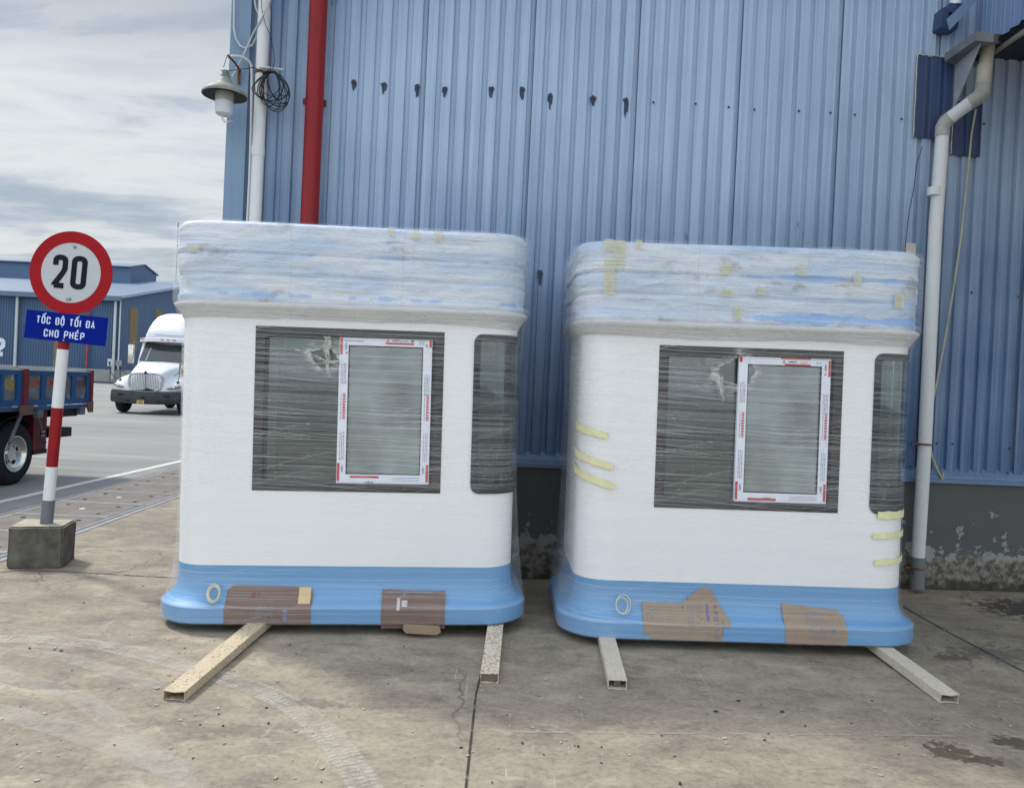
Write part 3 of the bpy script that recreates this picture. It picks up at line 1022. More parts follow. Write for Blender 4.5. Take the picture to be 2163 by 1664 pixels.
# fasteners
M_washer = simple('rusted_washer', (.08, .07, .06), .7, .3, var=.4, vs=40)
M_stainb = simple('bared_blue_stain', (.035, .052, .095), .6, var=.4, vs=30)
big_scr = [(748, 176, 10), (811, 180, 14), (882, 184, 22), (940, 189, 14), (1038, 189, 16), (1103, 190, 24), (1162, 205, 20), (1253, 209, 12), (1322, 213, 30), (1141, 577, 26)]
for (px, py, sl) in big_scr:
    c = wl(px, py, .002)
    b = MB()
    s_ = 6.5 / 1650
    n = 20
    pts = []
    for i in range(n):
        a = 2 * math.pi * i / n
        r = 6.0 * s_
        xx, zz = math.cos(a) * r, math.sin(a) * r
        if zz < 0: zz *= (1 + sl / 8.0); xx *= (1 - .35 * abs(math.sin(a)))
        rr = 1 + .55 * mn.noise(Vector((xx * 70 + px * 3.7, zz * 70, px))) + .25 * mn.noise(Vector((a * 3, px, 2)))
        pts.append((c.x + xx * rr, c.z + zz * rr))
    b.prism(pts, 1, -.0065, .001)
    b.obj('scraped_patch', M_stainb, wh)
    b = MB()
    b.lathe([(.011, -.0066), (.012, -.010), (.006, -.011), (.006, -.017), (.003, -.018)], (c.x, 0, c.z + .004), 'Y', 14)
    b.obj('roofing_screw', M_washer, wh)
for (px, py) in [(1380, 217), (1469, 220), (1539, 227), (1593, 232), (1687, 235), (1754, 239), (1805, 243), (1904, 252), (2078, 262), (2012, 937), (2052, 618), (2150, 627), (1978, 936), (2132, 947), (1925, 936), (1922, 985), (2128, 999)]:
    c = wl(px, py, .002)
    b = MB()
    b.lathe([(.009, -.004), (.010, -.007), (.005, -.008), (.005, -.012), (.002, -.013)], (c.x, 0, c.z), 'Y', 12)
    b.obj('roofing_screw', M_washer, wh)

# darker repair sheets right, by the downpipe
M_seal = simple('old_sealant', (.50, .46, .38), .8, var=.3, vs=30)
for (x0, y0, x1, y1) in ((1936, 118, 2006, 297), (2012, 215, 2068, 333)):
    a = wl(x0, y0, .006); b_ = wl(x1, y1, .006)
    m_ = MB(); siding(m_, a.x, b_.x, b_.z, a.z, -.026, phase=1, seams=50, dep=.018)
    o = m_.obj('repair_sheet', M_siding_dark, wh, recalc=False)
    if o.data.polygons[0].normal.y > 0: o.data.flip_normals()
    s_ = MB()
    n = 14
    path = [(a.x - .004 + random.uniform(-.003, .003), -.028, b_.z + (a.z - b_.z) * i / n) for i in range(n + 1)]
    if x0 < 1990:
        path += [(a.x + (b_.x - a.x) * i / n, -.030, a.z + random.uniform(-.004, .004)) for i in range(n + 1)]
    s_.tube(path, .005, 6)
    s_.obj('sealant_bead', M_seal, wh)

# ---- projecting upper bay on the right: cladding facing left, dark underside
XC = 3.84; ZC = 4.60
bay = empty('upper_bay', (XC, 6.78, ZC), (0, 0, 0))
tag(bay, 'blue clad bay jutting out overhead at the right edge, dark beneath', 'canopy')
mb = MB()
pts = []
y = -5.0
while y < .25:
    pts += [(.024, y), (0, y + .010), (0, y + .076), (-.004, y + .079), (-.004, y + .084), (.024, y + .092)]
    y += PER
rings = [[(p[0], p[1], z) for p in pts] for z in (0.0, 3.2)]
mb.loft(rings, False)
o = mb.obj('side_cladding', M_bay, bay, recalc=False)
if o.data.polygons[1].normal.x > 0: o.data.flip_normals()
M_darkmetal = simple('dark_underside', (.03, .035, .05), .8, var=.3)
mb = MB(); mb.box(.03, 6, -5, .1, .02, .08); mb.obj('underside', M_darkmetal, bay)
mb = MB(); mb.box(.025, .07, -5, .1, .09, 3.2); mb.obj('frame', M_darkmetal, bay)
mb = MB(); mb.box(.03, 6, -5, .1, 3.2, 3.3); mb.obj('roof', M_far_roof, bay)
mb = MB()     # ragged corrugated sheet edge hanging at the bottom
pts = []
for i in range(160):
    yy = -5 + i * .0325
    pts.append((-.055 + .012 * math.sin(i * 1.57), yy, -.030 - .010 * (i % 4 == 0)))
rings = [[(p[0], p[1], p[2]) for p in pts], [(.20, p[1], p[2] + .05) for p in pts], [(.20, p[1], p[2] + .055) for p in pts], [(p[0], p[1], p[2] + .012) for p in pts]]
mb.loft(rings, False)
mb.obj('sheet_edge', M_darkmetal, bay)
mb = MB(); mb.tube([(.02, -5, -.055), (.02, .0, -.055)], .022, 8); mb.obj('purlin', simple('old_purlin', (.35, .33, .28), .6), bay)
# diagonal folded flashing
fl = MB()
a = wl(2008, 62, .20); b_ = wl(2074, -8, .20); c = wl(2052, -8, .2); d_ = wl(2002, 40, .2)
fl.add([tuple(a), tuple(b_), tuple(c), tuple(d_), (a.x, a.y + .02, a.z), (b_.x, b_.y + .02, b_.z), (c.x, c.y + .02, c.z), (d_.x, d_.y + .02, d_.z)],
       [(0, 1, 2, 3), (7, 6, 5, 4), (0, 4, 5, 1), (1, 5, 6, 2), (2, 6, 7, 3), (3, 7, 4, 0)])
fl.obj('folded_flashing', M_flash, wh)

# gutter end with its gusset
M_gut = simple('grey_gutter_metal', (.20, .21, .21), .6, .2, var=.25, vs=8, dark=(.35, (.11, .10, .09), 9))
gt = empty('gutter', W0, (0, 0, WYAW))
a = wl(2060, 86, .55); b_ = wl(1995, 131, .06); c = wl(2098, 90, .55); d_ = wl(2016, 138, .04); e = wl(2120, 92, .3)
mb = MB()
top = [a, c, e, d_, b_]
vs = [tuple(p) for p in top] + [(p.x, p.y, p.z + .07) for p in top]
n = 5
mb.add(vs, [tuple(range(n)), tuple(range(2 * n - 1, n - 1, -1))] + [(i, i + n, (i + 1) % n + n, (i + 1) % n) for i in range(n)])
mb.obj('trough', M_gut, gt)
mb = MB()
g1 = wl(2070, 92, .50); g2 = wl(2017, 137, .03); g3 = wl(2013, 233, .03)
mb.add([tuple(g1), tuple(g2), tuple(g3), (g1.x + .012, g1.y, g1.z), (g2.x + .012, g2.y, g2.z), (g3.x + .012, g3.y, g3.z)], [(0, 1, 2), (5, 4, 3), (0, 3, 4, 1), (1, 4, 5, 2), (2, 5, 3, 0)])
mb.obj('gusset_plate', simple('pale_grey_plate', (.42, .46, .50), .5, .1, var=.15, vs=5), gt)
tag(gt, 'short grey gutter with a pale triangular gusset at the top right of the wall', 'gutter')

# blue rainwater box with white pipe stub above
rb = empty('rainwater_box', W0, (0, 0, WYAW))
a = wl(1981, 66, .08); b_ = wl(2019, 27, .08)
mb = MB(); mb.prism([(a.x, a.z + .02), (a.x + .055, a.z), (b_.x, a.z + .015), (b_.x + .01, b_.z), (a.x + .01, b_.z + .01)], 1, -.12, .0)
mb.obj('box', M_siding_dark, rb)
mb = MB(); q0 = wl(2018, 12, .12); q1 = wl(2020, -60, .12); mb.tube([tuple(q0), tuple(q1)], .045, 14)
autosmooth(mb.obj('pipe_stub', M_tapewhite, rb))
mb = MB(); mb.box(q0.x - .065, q0.x + .05, q0.y - .03, q0.y + .1, q0.z - .075, q0.z + .002); mb.obj('socket', M_siding_dark, rb)
tag(rb, 'small dark blue box on the wall under a white pipe stub, top right', 'rainwater box')


# ------------------------------------------------------------------ pipes
def pipe_mat(name, col, stain, amt=.36):
    m, t = newmat(name)
    o = t.coord()
    n = t.noise(t.mapping(o, scale=(3, 3, .5)), 2.5, 6, .65)
    c = t.mix(n, tuple(x * .86 for x in col), tuple(min(1, x * 1.06) for x in col))
    n2 = t.noise(t.mapping(o, scale=(2, 2, .7)), 9, 7, .72)
    c = t.mix(t.math('MULTIPLY', t.step(n2, 1 - amt, 1 - amt + .06), .8), c, stain)
    t.out(t.bsdf(c, .42, 0, None, .22))
    return m


M_pvc = pipe_mat('white_pvc', (.66, .66, .64), (.32, .29, .24))
M_red = pipe_mat('red_painted_steel', (.24, .014, .016), (.12, .02, .02), .42)
M_greyp = pipe_mat('grey_pvc', (.17, .18, .18), (.10, .09, .08), .42)
M_rust = simple('rust', (.17, .075, .035), .85, .2, var=.5, vs=30)
M_cable = simple('black_cable', (.012, .013, .016), .5, var=.2)
M_whitecable = simple('grey_white_cable', (.50, .50, .47), .5, var=.15)


def wpath(pts, off):
    return [tuple(wl(p[0], p[1], p[2] if len(p) > 2 else off)) for p in pts]


p1 = empty('white_pipe', W0, (0, 0, WYAW))
mb = MB(); c0 = wl(559.5, 0, .10); c1 = wl(539, 465, .10)
mb.tube([(c0.x + (c0.x - c1.x) * 2.2, c0.y, c0.z + (c0.z - c1.z) * 2.2), (c1.x, c1.y, c1.z), (c1.x - .03, c1.y, .01)], .047, 24)
autosmooth(mb.obj('pipe', M_pvc, p1))
mb = MB(); a = wl(545.5, 310, .10); b_ = wl(544.5, 330, .10); mb.tube([tuple(a), tuple(b_)], .0515, 24); autosmooth(mb.obj('coupling', M_pvc, p1))
mb = MB(); mb.tube(wpath([(548, 143), (562, 143), (599, 148)], .15), .009, 8); mb.obj('bracket_bar', M_whitecable, p1)
mb = MB(); a = wl(552, 152, .10); b_ = wl(551.5, 158, .10); mb.tube([tuple(a), tuple(b_)], .050, 20); mb.obj('rusty_clamp', M_rust, p1)
tag(p1, 'tall white plastic downpipe at the left corner of the warehouse wall, beside the lamp', 'pipe')

p2 = empty('red_pipe', W0, (0, 0, WYAW))
mb = MB(); c0 = wl(673.5, 0, .13); c1 = wl(653.5, 465, .13)
mb.tube([(c0.x + (c0.x - c1.x) * 2.2, c0.y, c0.z + (c0.z - c1.z) * 2.2), tuple(c1), (c1.x - .03, c1.y, .01)], .070, 28)
autosmooth(mb.obj('pipe', M_red, p2))
mb = MB(); a = wl(664, 215, .06); mb.box(a.x - .09, a.x + .09, -.06, -.02, a.z - .02, a.z + .02); mb.obj('clamp', M_red, p2)
tag(p2, 'thick dark red steel fire pipe running up the blue wall', 'pipe')

p3 = empty('downpipe', W0, (0, 0, WYAW))
mb = MB()
mb.tube(wpath([(1990.5, 285), (1976, 480), (1953.5, 940), (1938.5, 1184)], .13), .0535, 24)
autosmooth(mb.obj('pipe', M_pvc, p3))
mb = MB(); mb.tube(wpath([(1940, 1176), (1936.5, 1242)], .13), .059, 24); autosmooth(mb.obj('grey_foot', M_greyp, p3))
mb = MB(); mb.tube(wpath([(1974.5, 397, .13), (1973.2, 414, .13)], .13), .058, 24); autosmooth(mb.obj('coupling', M_pvc, p3))
mb = MB(); mb.tube(wpath([(1990, 289, .13), (1991.5, 268, .13), (1998, 256, .14), (2012, 246, .16)], .13), .0585, 24)
autosmooth(mb.obj('lower_elbow', M_greyp if False else simple('aged_elbow', (.34, .32, .30), .6, var=.25, vs=9), p3))
mb = MB(); mb.tube(wpath([(2006, 250, .155), (2034, 229, .24), (2054, 214, .32)], .13), .0535, 24); autosmooth(mb.obj('pipe', M_pvc, p3))
mb = MB(); mb.tube(wpath([(2050, 217, .30), (2063, 209, .34), (2075, 196, .36), (2077, 178, .36)], .13), .0585, 24); autosmooth(mb.obj('upper_elbow', bpy.data.materials['aged_elbow'], p3))
mb = MB(); mb.tube(wpath([(2077, 182, .36), (2086, 98, .36)], .13), .0535, 24); autosmooth(mb.obj('pipe', simple('yellowed_pvc', (.36, .34, .27), .5, var=.2, vs=5), p3))
mb = MB(); mb.tube(wpath([(2077.4, 180, .36), (2080.5, 137, .36)], .13), .057, 24); autosmooth(mb.obj('coupling', bpy.data.materials['yellowed_pvc'], p3))
for (x, y) in ((1953.5, 938), (1937.5, 1199)):
    a = wl(x, y, .13)
    mb = MB(); mb.lathe([(.056, -.007), (.063, -.007), (.063, .007), (.056, .007)], tuple(a), n=24, cap=False); mb.box(a.x - .11, a.x - .05, a.y - .006, a.y + .006, a.z - .007, a.z + .007)
    mb.box(a.x - .012, a.x + .012, a.y + .05, -.0, a.z - .006, a.z + .006)
    mb.obj('pipe_clamp', M_rust, p3)
tag(p3, 'white plastic downpipe with elbows near its top, just right of the right cabin', 'downpipe')

hs = MB(); hs.tube([tuple(v) for v in wpath([(2061, 232), (2052, 285), (2046, 350), (2037, 430), (2030, 500), (2014, 610), (1998, 705), (1982, 790), (1968, 860), (1962, 920), (1968, 962), (1980, 992), (1991, 1013), (1992, 1008), (1992, 998)], .045)], .0085, 8)
hs_o = autosmooth(hs.obj('hose', simple('yellowed_hose', (.42, .39, .27), .5, var=.2, vs=5), None))
hs_o.location = W0; hs_o.rotation_euler = (0, 0, WYAW)
tag(hs_o, 'thin yellowed hose hanging behind the right downpipe', 'hose')

cbl = MB(); cbl.tube(wpath([(1948, 310), (1936, 350), (1930, 400), (1921, 445), (1914, 500), (1911, 540)], .03), .003, 6)
co_ = cbl.obj('thin_wire', M_cable); co_.location = W0; co_.rotation_euler = (0, 0, WYAW)
tag(co_, 'thin black wire trailing down the wall above the right cabin', 'wire')
jb = MB(); a = wl(1922, 524, .02); jb.bbox(a.x - .045, a.x + .045, -.04, .0, a.z - .10, a.z + .04, .006)
jo = jb.obj('junction_box', simple('cream_plastic', (.50, .48, .40), .5, var=.1)); jo.location = W0; jo.rotation_euler = (0, 0, WYAW)
tag(jo, 'small cream junction box on the wall peeping over the right cabin', 'junction box')

# ---- corner lamp
lp = empty('wall_lamp', W0, (0, 0, WYAW))
LO = .30
SC = 1 / 268.0
c = wl(474.5, 200, LO)      # centre of the shade rim
M_shade = simple('aged_enamel_shade', (.22, .215, .18), .6, var=.2, vs=7, dark=(.36, (.20, .19, .15), 12))
M_shade_in = simple('dark_shade_inside', (.07, .075, .075), .6)
mb = MB(); mb.smooth = True
prof = [(.165, -.012), (.166, 0), (.150, .022), (.118, .048), (.085, .062), (.070, .072), (.055, .095), (.038, .125), (.034, .130)]
mb.lathe(prof, tuple(c), n=40, cap=False)
mb.m = 1
mb.lathe([(.032, .128), (.052, .093), (.082, .056), (.115, .040), (.147, .016), (.163, -.010)], tuple(c), n=40, cap=False)
autosmooth(mb.obj('shade', [M_shade, M_shade_in], lp, recalc=False), 60)
mb = MB(); mb.lathe([(.036, .128), (.036, .140), (.026, .145), (.026, .175), (.010, .180)], tuple(c), n=20); autosmooth(mb.obj('lamp_holder', M_greyp, lp))
mb = MB(); mb.lathe([(.058, .02), (.066, .01), (.066, -.055), (.064, -.058), (.064, .0)], tuple(c), n=28, cap=False); autosmooth(mb.obj('glass_collar', simple('dusty_glass', (.34, .34, .30), .5, var=.2, vs=20), lp))
m_, t_ = newmat('frosted_jar')
t_.out(t_.bsdf((.66, .68, .70), .35, 0, None, .5, **{'Transmission Weight': .15}))
mb = MB(); mb.lathe([(.062, -.055), (.065, -.058), (.065, -.125), (.060, -.148), (.045, -.158), (.0, -.160)], tuple(c), n=28, cap=False); autosmooth(mb.obj('glass_jar', m_, lp))
mb = MB(); mb.tube(wpath([(468.5, 233), (468.5, 245), (470, 252), (474, 257), (479, 258), (490, 257, .2)], LO), .0075, 8); mb.obj('conduit_hook', M_pvc, lp)
mb = MB(); mb.tube(wpath([(472, 143), (480, 118), (483, 116)], LO), .0025, 6); mb.tube(wpath([(466, 150), (474, 148), (485, 150, .2), (505, 147, .1), (520, 146, .05)], LO), .0025, 6)
mb.obj('hanging_wire', M_cable, lp)
mb = MB(); mb.tube(wpath([(482, 117, LO), (486, 122, .28), (497, 134, .2), (508, 151, .06)], LO), .0085, 6); mb.tube(wpath([(505, 150), (504.5, 178)], .05), .012, 6); mb.obj('rusty_bracket', M_rust, lp)
mb = MB(); mb.tube(wpath([(483, 122, .27), (492, 119, .22), (505, 120, .14), (516, 123, .10), (526, 130, .07), (531, 139, .05), (532, 160, .05), (530.5, 270, .05), (527, 380, .05), (522.5, 470, .05)], .05), .0105, 10)
autosmooth(mb.obj('conduit', M_pvc, lp))
tag(lp, 'old bell shaped lamp with a milky jar hanging at the left corner of the warehouse', 'wall lamp')

cl = MB()
cl.tube(wpath([(494, -30), (494.5, 0), (494, 60), (498, 82), (507, 97), (520, 103), (532, 96), (543, 78), (549, 50), (547, 32), (540, 16), (538, 0), (537, -30)], .06), .0075, 8)
o = autosmooth(cl.obj('hanging_cable', M_whitecable)); o.location = W0; o.rotation_euler = (0, 0, WYAW)
tag(o, 'grey-white cable hanging in a loop above the corner lamp', 'cable')
cl = MB()
cl.tube(wpath([(574, -20, .18), (568, 5, .18), (557, 30, .17), (547, 50, .15), (534, 72, .09), (524, 95, .08), (508, 130, .08), (490, 163, .10)], .08), .0065, 8)
o = autosmooth(cl.obj('hanging_cable', M_whitecable)); o.location = W0; o.rotation_euler = (0, 0, WYAW)
tag(o, 'straight pale cable slanting across the white pipe towards the corner lamp', 'cable')

# coil of black cable on the bracket
cc = wl(573, 190, .17)
mb = MB()
random.seed(3)
for k in range(11):
    rx = random.uniform(.045, .125); rz = random.uniform(.10, .155)
    ox = random.uniform(-.05, .09) * (1.2 if k % 3 == 0 else 1); ph = random.uniform(-.35, .35)
    pts = []
    topz = .135
    for i in range(41):
        a = 2 * math.pi * i / 40
        x = math.sin(a) * rx * (0.55 + .45 * (1 - math.cos(a)) / 2 + .2) + ox * (1 - math.cos(a)) / 2
        z = topz - rz * (1 - math.cos(a)) + .01 * math.sin(3 * a + k)
        pts.append((cc.x + x + ph * .15 * (topz - z), cc.y + .02 * math.sin(a * 2 + k) - .015 * (k % 3), cc.z + z))
    mb.tube(pts, .0032 if k % 3 else .0045, 6, cap=False)
mb.tube(wpath([(551, -20), (553, 20), (560, 50), (572, 80), (577, 105), (580, 128), (576, 146)], .17), .0028, 6)
mb.tube(wpath([(566, -20), (573, 30), (574, 80), (571, 150)], .165), .0028, 6)
mb.tube(wpath([(520, 146), (536, 143), (552, 150), (568, 152)], .17), .0035, 6)
mb.tube([(cc.x - .07, cc.y, cc.z + .125), (cc.x - .02, cc.y - .02, cc.z + .135), (cc.x + .03, cc.y - .02, cc.z + .13)], .013, 8)
o = autosmooth(mb.obj('cable_coil', M_cable)); o.location = W0; o.rotation_euler = (0, 0, WYAW)
tag(o, 'tangled coil of black cable hung on the white pipe beside the lamp', 'cable coil')

# ------------------------------------------------------------------ GUARD CABINS
HWC, RC, DPC = 1.07, .21, 1.12
AX = HWC - RC
ARC = RC * math.pi / 2
SD = DPC - 2 * RC
PERIM = 4 * ARC + 4 * AX + 2 * SD


def pr(u, z, o=0.0):
    """point on the rounded plan; u runs along the front from its centre, o is the offset outwards"""
    h = PERIM / 2
    u = (u + h) % PERIM - h
    sgn = 1 if u >= 0 else -1
    a = abs(u)
    if a <= AX:
        x, y, nx, ny = a, 0, 0, -1
    elif a <= AX + ARC:
        t = (a - AX) / RC
        nx, ny = math.sin(t), -math.cos(t)
        x, y = AX + RC * nx, RC + RC * ny
    elif a <= AX + ARC + SD:
        x, y, nx, ny = HWC, RC + (a - AX - ARC), 1, 0
    elif a <= AX + 2 * ARC + SD:
        t = (a - AX - ARC - SD) / RC
        nx, ny = math.cos(t), math.sin(t)
        x, y = AX + RC * nx, DPC - RC + RC * ny
    else:
        x, y, nx, ny = AX - (a - (AX + 2 * ARC + SD)), DPC, 0, 1
    return Vector((sgn * (x + nx * o), y + ny * o, z))


def usamples(extra=(), step=.08, arcn=10):
    S = {0.0}
    br = [-PERIM / 2, -(AX + 2 * ARC + SD), -(AX + ARC + SD), -(AX + ARC), -AX, AX, AX + ARC, AX + ARC + SD, AX + 2 * ARC + SD, PERIM / 2]
    out = []
    for a, b in zip(br[:-1], br[1:]):
        n = arcn if abs((b - a) - ARC) < 1e-6 else max(1, int((b - a) / step))
        for i in range(n): out.append(a + (b - a) * i / n)
    out += list(extra)
    out = sorted(out)
    res = [out[0]]
    for v in out[1:]:
        if v - res[-1] > .004: res.append(v)
        elif v in extra: res[-1] = v
    return res


def shell(mb, us, zs, ofs, hole=None, thick=None, midx=None, inner_idx=0):
    nu = len(us)
    base = mb.add([pr(u, z, ofs(z)) for z in zs for u in us], [])
    ib = mb.add([pr(u, z, ofs(z) - thick) for z in zs for u in us], []) if thick else None

    def isH(i, k):
        if k < 0 or k >= len(zs) - 1: return None
        i %= nu
        u1 = us[i + 1] if i + 1 < nu else us[0] + PERIM
        return bool(hole and hole((us[i] + u1) / 2, (zs[k] + zs[k + 1]) / 2))
    for k in range(len(zs) - 1):
        for i in range(nu):
            j = (i + 1) % nu
            if isH(i, k): continue
            mi = midx((zs[k] + zs[k + 1]) / 2) if midx else 0
            mb.f.append((base + k * nu + i, base + k * nu + j, base + (k + 1) * nu + j, base + (k + 1) * nu + i)); mb.mi.append(mi); mb.sm.append(False)
            if thick:
                mb.f.append((ib + k * nu + i, ib + (k + 1) * nu + i, ib + (k + 1) * nu + j, ib + k * nu + j)); mb.mi.append(inner_idx); mb.sm.append(False)
                for (ii, kk, e) in ((i - 1, k, ((i, k), (i, k + 1))), (i + 1, k, ((i + 1, k), (i + 1, k + 1))), (i, k - 1, ((i, k), (i + 1, k))), (i, k + 1, ((i, k + 1), (i + 1, k + 1)))):
                    if isH(ii, kk):
                        (a0, b0), (a1, b1) = e
                        p = b0 * nu + a0 % nu; q_ = b1 * nu + a1 % nu
                        mb.f.append((base + p, base + q_, ib + q_, ib + p)); mb.mi.append(0); mb.sm.append(False)


def rrect(u0, u1, z0, z1, r, n=6, ne=14):
    P_ = []
    cs = [(u1 - r, z1 - r, 0), (u0 + r, z1 - r, 90), (u0 + r, z0 + r, 180), (u1 - r, z0 + r, 270)]
    for ci, (cu_, cz_, a0) in enumerate(cs):
        for i in range(n + 1):
            a = R_(a0 + 90 * i / n)
            P_.append((cu_ + r * math.cos(a), cz_ + r * math.sin(a)))
        nx_ = cs[(ci + 1) % 4]
        a = R_(a0 + 90)
        p = P_[-1]
        a2 = R_(nx_[2]); p2 = (nx_[0] + r * math.cos(a2), nx_[1] + r * math.sin(a2))
        for i in range(1, ne): P_.append((p[0] + (p2[0] - p[0]) * i / ne, p[1] + (p2[1] - p[1]) * i / ne))
    return P_


def ring(mb, out, inn, of, ob):
    """frame of rounded outline; out/inn = (u0,u1,z0,z1,r)"""
    A = rrect(*out); B = rrect(*inn)
    n = len(A)
    rings = [[pr(a[0], a[1], ob) for a in A], [pr(a[0], a[1], of) for a in A], [pr(b[0], b[1], of) for b in B], [pr(b[0], b[1], ob) for b in B]]
    vs = [p for r in rings for p in r]; fs = []
    for k in range(4):
        for i in range(n):
            j = (i + 1) % n; k2 = (k + 1) % 4
            fs.append((k * n + i, k * n + j, k2 * n + j, k2 * n + i))
    mb.add(vs, fs)


def patch(mb, u0, u1, z0, z1, ofs, nu=12, nz=8, outline=None, wob=0.0, seed=0, th=.0015, slope=0.0):
    """a thin piece lying on the cabin surface, ragged edges"""
    vs = []
    for k in range(nz + 1):
        for i in range(nu + 1):
            u = u0 + (u1 - u0) * i / nu; z = z0 + (z1 - z0) * k / nz
            if outline:
                lo, hi = outline((u - u0) / (u1 - u0))
                z = z0 + (z1 - z0) * (lo + (hi - lo) * k / nz)
            if wob:
                if i in (0, nu): u += wob * mn.noise(Vector((seed, k * 1.7, i)))
                if k in (0, nz): z += wob * mn.noise(Vector((seed + 5, k, i * 1.3)))
            z += slope * (i / nu - .5)
            vs.append((u, z))
    top = [pr(u, z, ofs(z) + th) for u, z in vs]; bot = [pr(u, z, ofs(z) - .0005) for u, z in vs]
    n = len(top); W = nu + 1; fs = []
    for k in range(nz):
        for i in range(nu):
            a = k * W + i
            fs.append((a, a + 1, a + W + 1, a + W)); fs.append((n + a, n + a + W, n + a + W + 1, n + a + 1))
    bd = [i for i in range(W)] + [k * W + nu for k in range(1, nz + 1)] + [nz * W + i for i in range(nu - 1, -1, -1)] + [k * W for k in range(nz - 1, 0, -1)]
    for a, b in zip(bd, bd[1:] + bd[:1]): fs.append((a, n + a, n + b, b))
    mb.add(top + bot, fs)


def lerp_prof(prof, z):
    if z <= prof[0][0]: return prof[0][1]
    for (a, va), (b, vb) in zip(prof[:-1], prof[1:]):
        if z <= b: return va + (vb - va) * (z - a) / (b - a)
    return prof[-1][1]


BASE = [(0, .070), (.012, .092), (.104, .094), (.110, .089), (.122, .070), (.138, .048), (.158, .030), (.185, .015), (.22, .005), (.275, 0)]
BODYP = [(.275, 0), (1.86, 0), (1.90, .006), (1.93, .025), (1.96, .050), (1.98, .058)]
ALLP = BASE + BODYP[1:] + [(2.47, .058)]
sof_ = lambda z: lerp_prof(ALLP, z)
FILMP = [(-.004, .060), (0, .086), (.012, .098), (.104, .100), (.122, .082), (.17, .040), (.24, .016), (.36, .008), (1.70, .008), (1.86, .020), (1.97, .066), (2.0, .072), (2.44, .072), (2.470, .068), (2.480, .050)]


